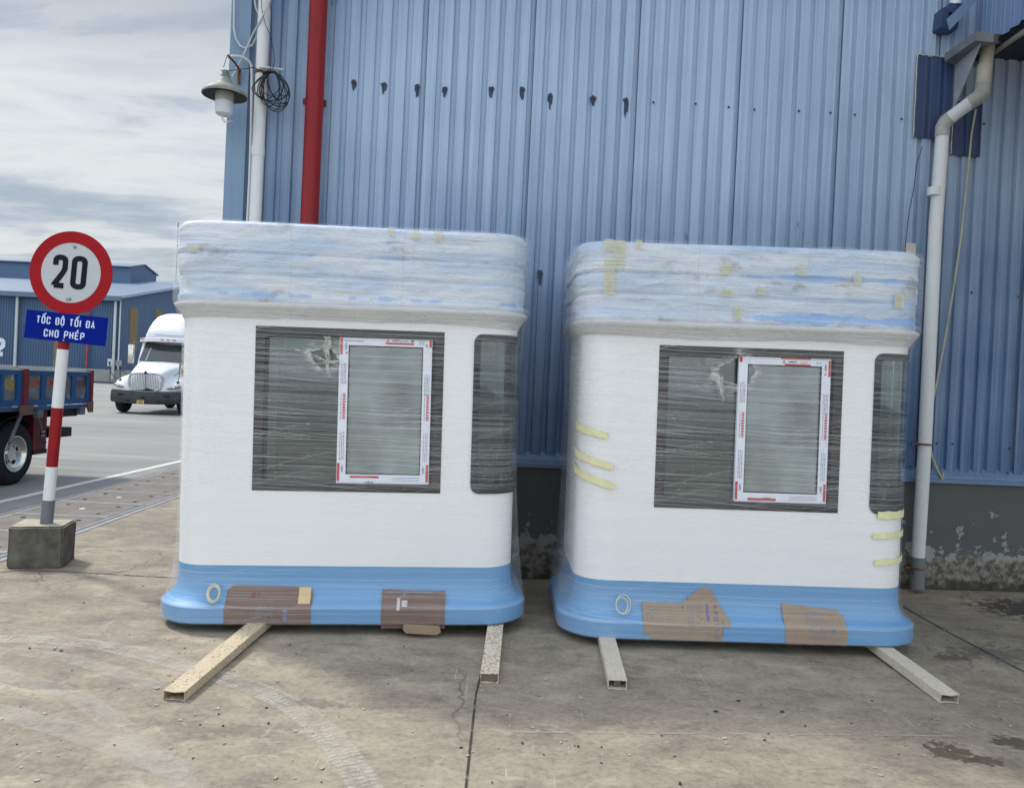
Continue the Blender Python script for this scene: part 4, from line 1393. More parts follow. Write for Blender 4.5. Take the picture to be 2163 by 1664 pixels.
def build_cabin(name, org, yaw, tilt, wsh, tears, seed, band_off, label):
    random.seed(seed)
    M = Matrix.Rotation(yaw, 4, 'Z') @ Matrix.Rotation(-tilt, 4, 'Y')
    t = empty(name, org)
    t.rotation_euler = M.to_euler()
    tag(t, label, 'guard cabin', 'wrapped guard cabins')
    wu0, wu1, wz0, wz1 = -.578 + wsh, .583 + wsh, .822, 1.838
    cu0, cu1, cz0, cz1 = .777, AX + ARC + .42, .820, 1.838
    rz0, rz1 = .83, 1.87

    def hole(u, z):
        u = (u + PERIM / 2) % PERIM - PERIM / 2
        if wu0 < u < wu1 and wz0 < z < wz1: return True
        if cu0 + .022 < u < cu1 - .022 and cz0 + .022 < z < cz1 - .022: return True
        ur = u if u > 0 else u + PERIM       # rear: measured from the middle of the back
        ur -= PERIM / 2
        if -.50 < ur < .66 and rz0 < z < rz1: return True
        return False
    ex = [wu0, wu1, cu0 + .022, cu1 - .022, -PERIM / 2 + .66, PERIM / 2 - .50]
    us = usamples(ex, .12, 8)
    zs = sorted(set([.275, .3475, 1.86, 1.90, 1.93, 1.96, 1.98, wz0, wz1, cz0 + .022, cz1 - .022, rz0, rz1, .6, 1.1, 1.4, 1.65]))
    mb = MB()
    shell(mb, us, zs, sof_, hole, .045, lambda z: 1 if z < .3475 else 0, 2)
    o = mb.obj('shell', [M_white, M_blue, M_inner], t)
    autosmooth(o, 30)
    # plinth
    us2 = usamples((), .3, 10)
    mb = MB()
    shell(mb, us2, [p[0] for p in BASE], sof_, None, None)
    for (zz, fl) in ((0, 1), (.275, 0)):
        mb.add([pr(u, zz, sof_(zz)) for u in us2], [tuple(range(len(us2)))])
    autosmooth(mb.obj('plinth', M_blue, t), 30)

    # fascia band, wrapped in sheet: crumpled
    usb = usamples((), .03, 16)
    nzb = 48
    mb = MB()
    grooves = (2.15, 2.285)

    def bo(u, z, k):
        g = sum(math.exp(-((z - zc) / .009) ** 2) for zc in grooves) * .009 + (.008 if z < 2.15 else .004 if z < 2.285 else 0) - (.008 if z < 2.03 else 0)
        n = mn.noise(Vector((u * 2.3 + seed, z * 6, seed))) * .014 - abs(mn.noise(Vector((u * 4.1 + z * 6, z * 11 - u * 1.5, seed + 4)))) * .010 + mn.noise(Vector((u * 7, z * 22 + seed, 3))) * .0045
        return .048 - g + n
    zb = [1.985 + (2.465 - 1.985) * k / nzb for k in range(nzb + 1)]
    top = lambda u: mn.noise(Vector((u * 1.1, seed, 1))) * .012
    rings = []
    lo_z = lambda u: 1.888 + .022 * mn.noise(Vector((u * 1.5, seed + 3, 0))) + .006 * mn.noise(Vector((u * 9, seed, 4)))
    for q_ in range(6):
        rr_ = []
        for u in usb:
            z = lo_z(u) + (1.972 - lo_z(u)) * q_ / 5
            rr_.append(pr(u, z, sof_(z) + .0045 + .003 * mn.noise(Vector((u * 5, z * 30, seed))) + (.004 if q_ else 0)))
        rings.append(rr_)
    for k, z in enumerate(zb):
        f = max(0, (z - 2.35) / .115)
        edge = -.0 if k < nzb else -.012
        lo_ = -.006 if k == 0 else 0
        rings.append([pr(u, z + (top(u) * f) + (mn.noise(Vector((u * 1.6, seed + 9, 0))) * .010 if k == 0 else 0), bo(u, z, k) + edge + lo_) for u in usb])
    rings.append([pr(u, 2.478 + top(u), .02) for u in usb])
    rings.append([pr(u, 2.482 + top(u) * .5 + .008 * mn.noise(Vector((u * 2, 2, seed))), -.10) for u in usb])
    nr = len(rings); nu = len(usb)
    vs = [p for r in rings for p in r]
    b0 = mb.add(vs, [])
    for k in range(nr):
        for i, u in enumerate(usb):
            mb.uv[b0 + k * nu + i] = (u, rings[k][i].z)
    for k in range(nr - 1):
        for i in range(nu):
            j = (i + 1) % nu
            mb.f.append((k * nu + i, k * nu + j, (k + 1) * nu + j, (k + 1) * nu + i)); mb.mi.append(0); mb.sm.append(True)
    mb.f.append(tuple((nr - 1) * nu + i for i in range(nu))); mb.mi.append(0); mb.sm.append(False)
    bm_ = band_mat('wrapped_fascia_%d' % seed, band_off)
    mb.obj('fascia_wrap', bm_, t, recalc=True)
    # ceiling
    mb = MB(); mb.add([pr(u, 1.93, -.05) for u in us2] + [pr(u, 1.95, -.05) for u in us2], [tuple(range(len(us2))), tuple(range(2 * len(us2) - 1, len(us2) - 1, -1))])
    mb.obj('ceiling', M_inner, t, recalc=False)

    # main sliding window
    win = empty('sliding_window', (0, 0, 0)); win.parent = t
    mb = MB()
    ring(mb, (wu0 - .004, wu1 + .004, wz0 - .004, wz1 + .004, .001), (wu0 + .052, wu1 - .052, wz0 + .050, wz1 - .048, .001), .004, -.075)
    mb.obj('frame', M_upvc_dark, win)
    mb = MB()
    ring(mb, (wu0 + .050, wu1 - .050, wz0 + .048, wz1 - .046, .001), (wu0 + .066, wu1 - .066, wz0 + .066, wz1 - .064, .001), -.034, -.070)
    mb.obj('inner_track', M_upvc_dark, win)
    mb = MB(); mb.box(wu0 + .06, wu0 + .62, .052, .056, wz0 + .06, wz1 - .055); mb.obj('fixed_pane', M_glass, win)
    mb = MB(); mb.box(wu0 + .575, wu0 + .612, .048, .062, wz0 + .06, wz1 - .055); mb.obj('meeting_stile', M_upvc_dark, win)
    # sash in its white film
    su0, su1, sz0, sz1 = -.068, .511, .872, 1.797
    if wsh < 0: su0, su1 = -.083, .502
    sash = empty('sash', (0, 0, 0)); sash.parent = win
    fw = .056
    mb = MB()
    ring(mb, (su0, su1, sz0, sz1, .002), (su0 + fw, su1 - fw, sz0 + fw, sz1 - fw, .002), -.006, -.034)
    mb.obj('sash_frame', M_tapewhite, win)
    bpy.data.objects.remove(sash)
    mb = MB()
    ring(mb, (su0 + fw - .001, su1 - fw + .001, sz0 + fw - .001, sz1 - fw + .001, .002), (su0 + fw + .006, su1 - fw - .006, sz0 + fw + .006, sz1 - fw - .006, .002), -.012, -.034)
    mb.obj('glazing_bead', M_gasket, win)
    mb = MB(); mb.box(su0 + fw, su1 - fw, .022, .026, sz0 + fw, sz1 - fw); mb.obj('sash_glass', M_glass_sash, win)
    # print on the film: red bars, wordmark, fine lines
    prt = MB()
    Y = .006
    fl = -1 if seed % 2 else 1
    hx = Vector((1, 0, 0)); vz = Vector((0, 0, 1))

    def bar(x0, x1, z0, z1, mi):
        prt.m = mi; prt.box(x0, x1, Y - .0012, Y + .001, z0, z1)

    def fine(x0, x1, z0, z1, rows, vert=False):
        prt.m = 1
        if vert:
            for r in range(rows):
                x = x0 + (x1 - x0) * (r + .5) / rows; z = z0
                while z < z1:
                    l = random.uniform(.008, .03); prt.box(x - .0015, x + .0015, Y - .0012, Y + .001, z, min(z1, z + l)); z += l + .005
        else:
            for r in range(rows):
                z = z0 + (z1 - z0) * (r + .5) / rows; x = x0
                while x < x1:
                    l = random.uniform(.006, .02); prt.box(x, min(x1, x + l), Y - .0012, Y + .001, z - .0013, z + .0013); x += l + .004

    def logo(x, z, s, rot=0):
        prt.m = 0
        for k in range(3):
            a = R_(90 + 120 * k) + rot
            cx_, cz_ = x + math.cos(a) * s * .55, z + math.sin(a) * s * .55
            prt.prism([(cx_ + math.cos(R_(60 * q_)) * s * .42, cz_ + math.sin(R_(60 * q_)) * s * .42) for q_ in range(6)], 1, Y - .0013, Y + .001)
    if seed % 2:
        z_t = sz1 - .029
        bar(su0 + .285, su0 + .465, sz1 - .044, sz1 - .031, 0); logo(su0 + .300, sz1 - .020, .011)
        prt.m = 2; text(prt, 'XINGFA', (su0 + .352, Y, sz1 - .026), hx, vz, .013, .62, .2, .16, .0012)
        fine(su0 + .385, su0 + .43, sz1 - .026, sz1 - .016, 2); bar(su0 + .445, su0 + .463, sz1 - .027, sz1 - .012, 1)
        fine(su0 + .495, su1 - .05, sz1 - .045, sz1 - .012, 4); fine(su0 + .03, su0 + .15, sz1 - .034, sz1 - .024, 2)
        bar(su0 + .003, su0 + .020, sz1 - .115, sz1 - .012, 0); logo(su0 + .045, sz1 - .105, .009)
        bar(su1 - .018, su1 - .003, sz1 - .055, sz1 - .010, 0); logo(su1 - .035, sz1 - .045, .010)
        prt.m = 2; text(prt, 'XINGFA', (su0 + .047, Y, sz1 - .064), vz, -hx, .012, .55, .18, .14, .0012)
    else:
        bar(su0 + .265, su0 + .455, sz1 - .018, sz1 - .004, 0); bar(su0 + .29, su0 + .455, sz1 - .056, sz1 - .046, 0)
        logo(su0 + .285, sz1 - .035, .011)
        prt.m = 2; text(prt, 'XINGFA', (su0 + .340, Y, sz1 - .040), hx, vz, .013, .62, .2, .16, .0012)
        fine(su0 + .39, su0 + .44, sz1 - .042, sz1 - .030, 2); fine(su0 + .49, su1 - .06, sz1 - .045, sz1 - .030, 2)
        bar(su1 - .016, su1 - .002, sz1 - .12, sz1 - .02, 0); logo(su1 - .034, sz1 - .105, .009)
        prt.m = 2; text(prt, 'XINGFA', (su1 - .028, Y, sz1 - .062), vz, -hx, .012, .55, .18, .14, .0012)
        bar(su0 + .003, su0 + .02, sz1 - .045, sz1 - .010, 0)
    for sgn, xx in ((0, su0), (1, su1 - fw)):
        fine(xx + .010, xx + .046, sz1 - .30 - .06 * sgn, sz1 - .17 - .06 * sgn, 4, True)
        bar(xx + .028, xx + .044, sz1 - .52, sz1 - .36, 0)
        for q_ in range(9): prt.m = 3; prt.box(xx + .027, xx + .045, Y - .0016, Y - .0011, sz1 - .52 + .0175 * q_ + .008, sz1 - .52 + .0175 * q_ + .0125)
        fine(xx + .010, xx + .024, sz1 - .52, sz1 - .36, 1, True)
        fine(xx + .012, xx + .044, sz1 - .78, sz1 - .60, 3, True)
        bar(xx + (.003 if sgn == 0 else .036), xx + (.019 if sgn == 0 else .052), sz0 + .012, sz0 + .125, 0)
        prt.m = 2; text(prt, 'XINGFA', (xx + (.040 if sgn == 0 else .026), Y, sz0 + .09), vz, -hx, .012, .55, .18, .14, .0012)
    bar(su0 + .085, su0 + .265, sz0 + .034 if seed % 2 else sz0 + .008, sz0 + .048 if seed % 2 else sz0 + .024, 0)
    prt.m = 2; text(prt, 'XINGFA', (su0 + .205, Y, sz0 + .014 if seed % 2 else sz0 + .030), -hx, -vz, .013, .62, .2, .16, .0012)
    fine(su0 + .35, su1 - .06, sz0 + .015, sz0 + .045, 3)
    prt.obj('printed_film', [M_tapered, M_print, M_navyprint, M_tapewhite], win)
    # handle
    mb = MB(); mb.bbox(su1 + .006, su1 + .030, .002, .03, sz0 + .055, sz0 + .095, .004); mb.obj('latch', M_gasket, win)

    # curved corner window
    cw = empty('corner_window', (0, 0, 0)); cw.parent = t
    mb = MB(); ring(mb, (cu0, cu1, cz0, cz1, .055), (cu0 + .042, cu1 - .042, cz0 + .040, cz1 - .040, .020), .009, -.030)
    autosmooth(mb.obj('rubber_frame', M_gasket, cw), 30)
    mb = MB()
    ug = [cu0 + .02 + (cu1 - cu0 - .04) * i / 26 for i in range(27)]
    r0 = [pr(u, cz0 + .02, -.010) for u in ug]; r1 = [pr(u, cz1 - .02, -.010) for u in ug]
    r2 = [pr(u, cz1 - .02, -.016) for u in ug]; r3 = [pr(u, cz0 + .02, -.016) for u in ug]
    mb.loft([r0, r1, r2, r3, r0], False)
    autosmooth(mb.obj('curved_glass', M_glass_curve, cw), 30)
    mb = MB()
    for uu in (AX + .06, AX + ARC * .86):
        mb.add([pr(uu, cz0 + .03, -.03), pr(uu + .018, cz0 + .03, -.03), pr(uu + .018, cz0 + .03, -.06), pr(uu, cz0 + .03, -.06),
                pr(uu, cz1 - .03, -.03), pr(uu + .018, cz1 - .03, -.03), pr(uu + .018, cz1 - .03, -.06), pr(uu, cz1 - .03, -.06)],
               [(0, 1, 5, 4), (1, 2, 6, 5), (2, 3, 7, 6), (3, 0, 4, 7)])
    mb.obj('inner_mullion', M_upvc_dark, cw)

    # rear window
    rw = empty('rear_window', (0, 0, 0)); rw.parent = t
    mb = MB()
    ring(mb, (PERIM / 2 - .504, PERIM / 2 + .664, rz0 - .004, rz1 + .004, .001), (PERIM / 2 - .45, PERIM / 2 + .61, rz0 + .05, rz1 - .05, .001), .003, -.06)
    mb.obj('rear_frame', M_upvc_dark, rw)
    mb = MB(); mb.box(-.05, .0, DPC - .055, DPC - .01, rz0 + .05, rz1 - .05); mb.box(-.61, .45, DPC - .055, DPC - .01, 1.50, 1.53) if seed % 2 == 0 else None
    mb.obj('rear_mullion', M_upvc_dark, rw)
    mb = MB(); mb.box(-.61, .45, DPC - .032, DPC - .028, rz0 + .05, rz1 - .05); mb.obj('rear_glass', glass_mat('rear_glass_%d' % seed, (.10, .12, .13), .80, (.020, .024, .034)), rw)  # near-black coat painted in for the dim view out the back

    # stretch film
    usf = usamples((), .035, 14)
    zf = [p[0] for p in FILMP]
    zf = sorted(set(zf + [.5 + .12 * i for i in range(11)] + [2.05 + .06 * i for i in range(6)]))
    mb = MB(); nu = len(usf)
    for z in zf:
        for u in usf:
            o_ = lerp_prof(FILMP, z)
            a = abs(u)
            # off the front the film hangs as a tent between the fascia and the plinth
            s_ = min(1, max(0, (a - AX - ARC * .75) / (ARC * .6)))
            s_ = s_ * s_ * (3 - 2 * s_)
            if .11 < z < 1.98:
                q_ = (z - .11) / 1.87
                tent = .100 + (.066 - .100) * q_ - .34 * .165 * math.sin(math.pi * q_) ** .8
                tent += .010 * mn.noise(Vector((u * 3, z * 3, seed)))
                o_ = max(o_, o_ * (1 - s_) + max(tent, .012) * s_)
            wr = .0012 * mn.noise(Vector((u * 2.0, z * 8, seed))) * (1 if 2.0 > z > .3 else .4)
            b_ = mb.add([pr(u, z, o_ + wr + .002)], [])
            mb.uv[b_] = (u, z)
    for k in range(len(zf) - 1):
        for i in range(nu - 1):
            mb.f.append((k * nu + i, k * nu + i + 1, (k + 1) * nu + i + 1, (k + 1) * nu + i)); mb.mi.append(0); mb.sm.append(True)
        b_ = 0
    fm = stretch_film('stretch_film_%d' % seed, tears)
    # the top edge is drawn in over the roof
    lastk = (len(zf) - 1) * nu
    vs = []
    for u in usf:
        b_ = mb.add([pr(u, 2.492 + .006 * mn.noise(Vector((u * 3, 8, seed))), .0)], []); mb.uv[b_] = (u, 2.52)
    b2 = len(mb.v) - nu
    for i in range(nu - 1):
        mb.f.append((lastk + i, lastk + i + 1, b2 + i + 1, b2 + i)); mb.mi.append(0); mb.sm.append(True)
    o = autosmooth(mb.obj('stretch_film', fm, t), 24)
    return t, (su0, su1, sz0, sz1)


M_scrap, t_ = newmat('crumpled_clear_film')
_n = t_.noise(t_.coord(), 45, 5, .7)
t_.out(t_.mixs(t_.math('ADD', .25, t_.math('MULTIPLY', t_.step(_n, .42, .60), .5)), t_.transp(), t_.bsdf((.72, .70, .60), .3, 0, t_.bump(_n, .8, .01), .8)))


def scrap(cab, u0, z0, u1, z1, w0, w1, seed, n=16):
    # a torn, twisted tail of film hanging in the window
    mb = MB(); m_ = 5
    rings = []
    for k in range(n + 1):
        f = k / n
        uc = u0 + (u1 - u0) * f + .012 * mn.noise(Vector((f * 4, seed, 0)))
        zc = z0 + (z1 - z0) * f
        wd = (w0 + (w1 - w0) * f) * (1 + .5 * mn.noise(Vector((f * 5, seed, 7))))
        rings.append([Vector((uc + wd * (j / m_ - .5), -.012 - .012 * mn.noise(Vector((f * 7, j * 1.3, seed))), zc + .012 * mn.noise(Vector((j * .9, f * 3, seed + 2))))) for j in range(m_ + 1)])
    mb.loft(rings, False)
    return mb.obj('torn_film', M_scrap, cab, recalc=False)


cabL, sL = build_cabin('guard_cabin', gr(722, 1322, .065) + Vector((-math.sin(R_(5)), math.cos(R_(5)), 0)) * .10 + Vector((-.005, 0, 0)), R_(5), R_(1.0), 0.0,
                       [(-.15, 1.665, .085, .065)], 1, 0.0, 'left film-wrapped white and blue cabin, beside the speed sign')
cabR, sR = build_cabin('guard_cabin', gr(1556, 1359, .065) + Vector((-math.sin(R_(1)), math.cos(R_(1)), 0)) * .10 + Vector((.065, 0, 0)), R_(1), R_(.7), -.010,
                       [(-.115, 1.69, .115, .080)], 2, 3.7, 'right film-wrapped white and blue cabin, with yellow tape strips on its edges')

scrap(cabL, -.145, 1.79, -.135, 1.56, .05, .012, 1.0)
scrap(cabL, -.33, 1.70, -.075, 1.615, .030, .045, 2.0)
scrap(cabL, -.20, 1.615, -.075, 1.64, .02, .05, 3.0)
scrap(cabR, -.215, 1.66, -.180, 1.50, .045, .008, 4.0)
scrap(cabR, -.22, 1.64, -.085, 1.60, .012, .018, 5.0)
FO = lambda z: lerp_prof(FILMP, z) - .006


def cloc(cab, px, py, off=0.0):
    """image point -> cabin-local (u, z) on its front plane"""
    Mi = cab.matrix_basis.inverted()
    p0 = Mi @ CAM; d = (Mi.to_3x3() @ ray(px, py))
    t = (-off - p0.y) / d.y
    p = p0 + d * t
    return p.x, p.z


def box_patch(cab, name, mat, pxs, off, **kw):
    (x0, y0, x1, y1) = pxs
    u0, z1 = cloc(cab, x0, y0, off); u1, z0 = cloc(cab, x1, y1, off)
    mb = MB(); patch(mb, u0, u1, z0, z1, kw.pop('ofs', FO), **kw)
    return mb.obj(name, mat, cab), (u0, u1, z0, z1)


# card pads held under the film
CO = lambda z: max(lerp_prof(FILMP, z) - .0042, sof_(z) + .0012)


def flat_ofs(z): return CO(z)


card1, r1_ = box_patch(cabL, 'card_pad', M_card2, (474, 1240, 656, 1319), .09, ofs=CO, nu=24, nz=34, seed=2, wob=.004,
                       outline=lambda s: (0, 1 - .06 * s - (.18 * (1 - s / .06) if s < .06 else 0) - (.14 * (s - .93) / .07 if s > .93 else 0)))
card2, r2_ = box_patch(cabL, 'card_pad', M_card2, (806, 1250, 939, 1329), .09, ofs=CO, nu=16, nz=34, seed=4, wob=.006, outline=lambda s: (0, 1 - .04 * s))
card3, r3_ = box_patch(cabR, 'card_pad', M_card, (1362, 1245, 1543, 1354), .09, ofs=CO, nu=60, nz=34, seed=6, wob=.004,
                       outline=lambda s: ((.10 if s < .08 else (.0 if s < .90 else .30)), .69 + .035 * math.sin(s * 30) * .3 if s < .48 else (.75 if s < .52 else (.80 + .20 * min(1, (s - .52) / .16) if s < .78 else 1 - .62 * (s - .78) / .22))))
card4, r4_ = box_patch(cabR, 'card_pad', M_card, (1661, 1281, 1788, 1364), .09, ofs=CO, nu=20, nz=34, seed=8, wob=.008, outline=lambda s: (0, 1 - .14 * s - (.10 if s > .93 else 0)))
card1['label'] = 'wide dull card pad with a lighter tan right end'
card2['label'] = 'narrower dull brown card pad'
card3['label'] = 'torn card pad with a pointed peak and blue lettering'
card4['label'] = 'tan card pad with a printed table and a cross box'
# the printing on the pads
mb = MB(); pc = MB()
uu0, uu1, zz0, zz1 = r1_


def cpt(u, z, o=.0018): return pr(u, z, CO(z) + o)


def cbar(m_, u0, u1, z0, z1, n=8, o=.0021, th=.0004):
    vs = []
    for i in range(n + 1):
        z = z0 + (z1 - z0) * i / n
        vs += [pr(u0, z, CO(z) + o), pr(u1, z, CO(z) + o), pr(u0, z, CO(z) + o - th), pr(u1, z, CO(z) + o - th)]
    fs = []
    for i in range(n):
        a = i * 4; b = a + 4
        fs += [(a, a + 1, b + 1, b), (a + 2, b + 2, b + 3, a + 3), (a, b, b + 2, a + 2), (a + 1, a + 3, b + 3, b + 1)]
    m_.add(vs, fs)


M_maroon = simple('maroon_print', (.20, .035, .05), .7, var=.3, vs=30)
M_tan = simple('light_tan_card', (.62, .45, .24), .7, var=.1, vs=9)
cbar(mb, uu0 + .155, uu0 + .178, zz0 + .155, zz0 + .182); cbar(mb, uu0 + .190, uu0 + .205, zz0 + .165, zz0 + .182)
mb.obj('maroon_print', M_maroon, card1)
mb = MB(); cbar(mb, uu1 - .085, uu1 - .012, zz0 + .125, zz0 + .215, 6, .0023, .0005); mb.obj('tan_flap', M_tan, card1)
mb = MB(); random.seed(5)
for k in range(5):
    for q_ in range(7):
        a = uu0 + .16 + q_ * .02 + random.uniform(-.003, .003)
        cbar(mb, a, a + random.uniform(.006, .016), zz0 + .04 + k * .016, zz0 + .046 + k * .016, 1)
cbar(mb, uu1 - .17, uu1 - .145, zz0 + .02, zz0 + .10)
mb.obj('dark_print', M_print, card1)
uu0, uu1, zz0, zz1 = r2_
mb = MB()
cbar(mb, uu0 + .02, uu1 - .08, zz1 - .020, zz1 - .014); cbar(mb, uu0 + .13, uu0 + .15, zz1 - .035, zz1 - .008)
cbar(mb, uu1 - .035, uu1 - .033, zz0 + .03, zz1 - .02); cbar(mb, uu0 + .09, uu0 + .22, zz0 + .05, zz0 + .053, 1)
mb.obj('dark_print', M_print, card2)
mb = MB(); cbar(mb, uu0 + .095, uu0 + .115, zz0 + .12, zz0 + .185); cbar(mb, uu0 + .125, uu0 + .160, zz0 + .14, zz0 + .172)
mb.obj('pale_label_scraps', simple('pale_scraps', (.52, .46, .46), .6, var=.25, vs=60), card2)
# card 3: wordmark turned on its side, stripe and lines
uu0, uu1, zz0, zz1 = r3_
M_bluep = simple('blue_print', (.13, .14, .24), .7, var=.2, vs=40)
mb = MB()
L3 = 'APOLLO'
zc = zz0 + .205
for ch in L3:
    hh = .036
    ctr = zc - .016
    n_ = Vector((0, -1, 0)); p0 = cpt(uu0 + .445, ctr)
    a = cpt(uu0 + .445, zc - .03); b_ = cpt(uu0 + .445, zc)
    up_ = (b_ - a).normalized()
    text(mb, ch, tuple(b_ + Vector((0, 0, 0))), -up_, Vector((1, 0, 0)), .030, .78, .17, .1, .0007, center=False)
    zc -= .0335
mb.obj('wordmark', M_bluep, card3)
mb = MB(); cbar(mb, uu0 + .400, uu0 + .418, zz0 + .115, zz0 + .212, 6)
for k, du in enumerate((.285, .300, .315)):
    z = zz0 + .06
    while z < zz0 + .20:
        l = random.uniform(.008, .02); cbar(mb, uu0 + du, uu0 + du + .004, z, z + l, 1); z += l + .006
for k in range(9): cbar(mb, uu0 + .34 + .012 * (k % 3), uu0 + .348 + .012 * (k % 3), zz0 + .10 + .012 * k, zz0 + .106 + .012 * k, 1)
mb.obj('dark_print', M_bluep, card3)
mb = MB()
for (a, b_, c, d_) in ((.03, .06, .185, .192), (.055, .075, .160, .166), (.02, .04, .140, .150), (.165, .172, .165, .190), (.245, .262, .178, .196), (.09, .16, .1885, .190), (.05, .07, .125, .135)):
    cbar(mb, uu0 + a, uu0 + b_, zz0 + c, zz0 + d_, 1)
mb.obj('scuffs', M_print, card3)
uu0, uu1, zz0, zz1 = r4_
mb = MB()
for r in range(9):
    z = zz0 + .035; x = uu0 + .160 + r * .0115
    while z < zz1 - .035 - .002 * r:
        l = random.uniform(.006, .018); cbar(mb, x, x + .0035, z, z + l, 1); z += l + .005
cbar(mb, uu0 + .145, uu0 + .147, zz0 + .03, zz1 - .022); cbar(mb, uu1 - .035, uu1 - .033, zz0 + .08, zz1 - .055); cbar(mb, uu0 + .147, uu1 - .034, zz1 - .047, zz1 - .045, 1)
cbar(mb, uu0 + .275, uu0 + .330, zz0 + .072, zz0 + .0735, 1); cbar(mb, uu0 + .275, uu0 + .330, zz0 + .112, zz0 + .1135, 1); cbar(mb, uu0 + .275, uu0 + .2765, zz0 + .072, zz0 + .112, 1); cbar(mb, uu0 + .3285, uu0 + .33, zz0 + .072, zz0 + .112, 1)
text(mb, 'X', tuple(cpt(uu0 + .302, zz0 + .078)), (1, 0, 0), (0, 0, 1), .030, .9, .2, .1, .0007)
mb.obj('dark_print', M_bluep, card4)

# hanging card flap under the left cabin
cf = MB()
a = gr(850, 1332, .05); b_ = gr(930, 1342, .03)
cf.prism([(a.x, .085), (b_.x - .01, .085), (b_.x, .045), (b_.x - .025, .028), (a.x + .02, .030), (a.x, .05)], 1, a.y + .02, a.y + .03)
o = cf.obj('card_scrap', M_card); tag(o, 'brown card scrap hanging below the left cabin between its two bars', 'card scrap')

# masking tape
def tape(cab, x0, y0, x1, y1, off=.07, slope=0.0, seed=0, lab=None, ofs=None):
    o, r = box_patch(cab, 'masking_tape', M_maskt, (x0, y0, x1, y1), off, nu=8, nz=5, seed=seed, wob=.014, slope=slope, ofs=ofs or (lambda z: .0585 if z > 1.98 else lerp_prof(FILMP, z) - .003))
    return o


for i, (x0, y0, x1, y1) in enumerate([(818, 480, 832, 496), (872, 484, 886, 506), (918, 486, 934, 510), (400, 515, 424, 532), (386, 588, 400, 596)]):
    tape(cabL, x0, y0, x1, y1, seed=i)
for i, (x0, y0, x1, y1) in enumerate([(1286, 504, 1302, 530), (1303, 506, 1320, 566), (1287, 545, 1301, 620), (1343, 506, 1358, 524), (1524, 556, 1542, 580), (1526, 610, 1548, 626), (1553, 646, 1568, 676),
                                      (1686, 560, 1702, 583), (1602, 605, 1617, 622), (1805, 580, 1822, 604), (1893, 618, 1908, 652)]):
    tape(cabR, x0, y0, x1, y1, seed=20 + i)
tape_o = lambda z: lerp_prof(FILMP, z) + .004
for cab, u0, u1, z0, z1, sl, lab in ((cabR, -AX - ARC * .95, -AX - .04, 1.262, 1.305, -.05, 'top strip of three at the left edge'), (cabR, -AX - ARC * 1.1, -AX + .0, 1.085, 1.13, -.085, 'middle strip of three at the left edge'), (cabR, -AX - ARC * 1.2, -AX + .01, .975, 1.02, -.11, 'lowest strip of three at the left edge'),
                                     (cabR, AX - .03, AX + ARC * 1.3, .795, .842, .01, 'wide strip under the corner window'), (cabR, AX - .055, AX + ARC * 1.3, .672, .708, .02, 'upper strip below the corner window'), (cabR, AX - .04, AX + ARC * 1.3, .508, .545, .03, 'lower strip below the corner window'),
                                     (cabL, -AX - ARC * 1.15, -AX - ARC * .78, 1.52, 1.58, 0, 'small tape at the far left edge')):
    mb = MB(); patch(mb, u0, u1, z0, z1, (lambda z: .012) if u0 > 0 else (lambda z: .013), nu=14, nz=3, wob=.008, seed=int(z0 * 50), slope=sl, th=.0012)
    o = mb.obj('masking_tape', M_maskt2, cab); o['label'] = lab

# coiled cable ends under the film
def coil(cab, px, py, r, n, seed, mat):
    u, z = cloc(cab, px, py, .07)
    random.seed(seed)
    mb = MB()
    for k in range(n):
        rr = r * random.uniform(.78, 1.05); dx_ = random.uniform(-.006, .006); dz_ = random.uniform(-.006, .006)
        pts = []
        for i in range(33):
            a = 2 * math.pi * i / 32
            zz = z + dz_ + math.sin(a) * rr
            p = pr(u + dx_ + math.cos(a) * rr * .78, zz, lerp_prof([(.09, .110), (.13, .094), (.20, .060), (.30, .045)], zz) - .002 * k)
            pts.append(p)
        mb.tube(pts, .0035, 6, cap=False)
    o = autosmooth(mb.obj('cable_end', mat, cab))
    o['label'] = 'loosely coiled cream cable end under the film'


M_cream = simple('cream_cable', (.60, .57, .42), .5, var=.1)
coil(cabL, 450, 1253, .050, 5, 3, M_cream)
coil(cabR, 1316, 1278, .056, 3, 4, M_cream)


# ------------------------------------------------------------------ bars the cabins stand on
def tube_mat(name, col, spots, amt):
    m, t = newmat(name)
    o = t.coord()
    n = t.noise(o, 9, 7, .7)
    c = t.mix(n, tuple(x * .8 for x in col), tuple(min(1, x * 1.15) for x in col))
    n2 = t.noise(o, 55, 6, .75)
    c = t.mix(t.math('MULTIPLY', t.step(n2, 1 - amt, 1 - amt + .06), .85), c, spots)
    n3 = t.noise(t.mapping(o, scale=(2, .6, 2)), 12, 6, .7)
    c = t.mix(t.math('MULTIPLY', t.step(n3, .60, .68), .6), c, tuple(x * .5 for x in col))
    t.out(t.bsdf(c, .75, 0, t.bump(n2, .4, .004), .3))
    return m


M_t1 = tube_mat('rust_flecked_cream', (.52, .43, .30), (.14, .075, .035), .45)
M_t2 = tube_mat('scaled_white', (.70, .60, .46), (.20, .11, .06), .48)
M_t3 = tube_mat('dull_whitish', (.60, .53, .42), (.15, .12, .09), .42)
M_mud = tube_mat('packed_dirt', (.17, .13, .09), (.05, .04, .03), .45)


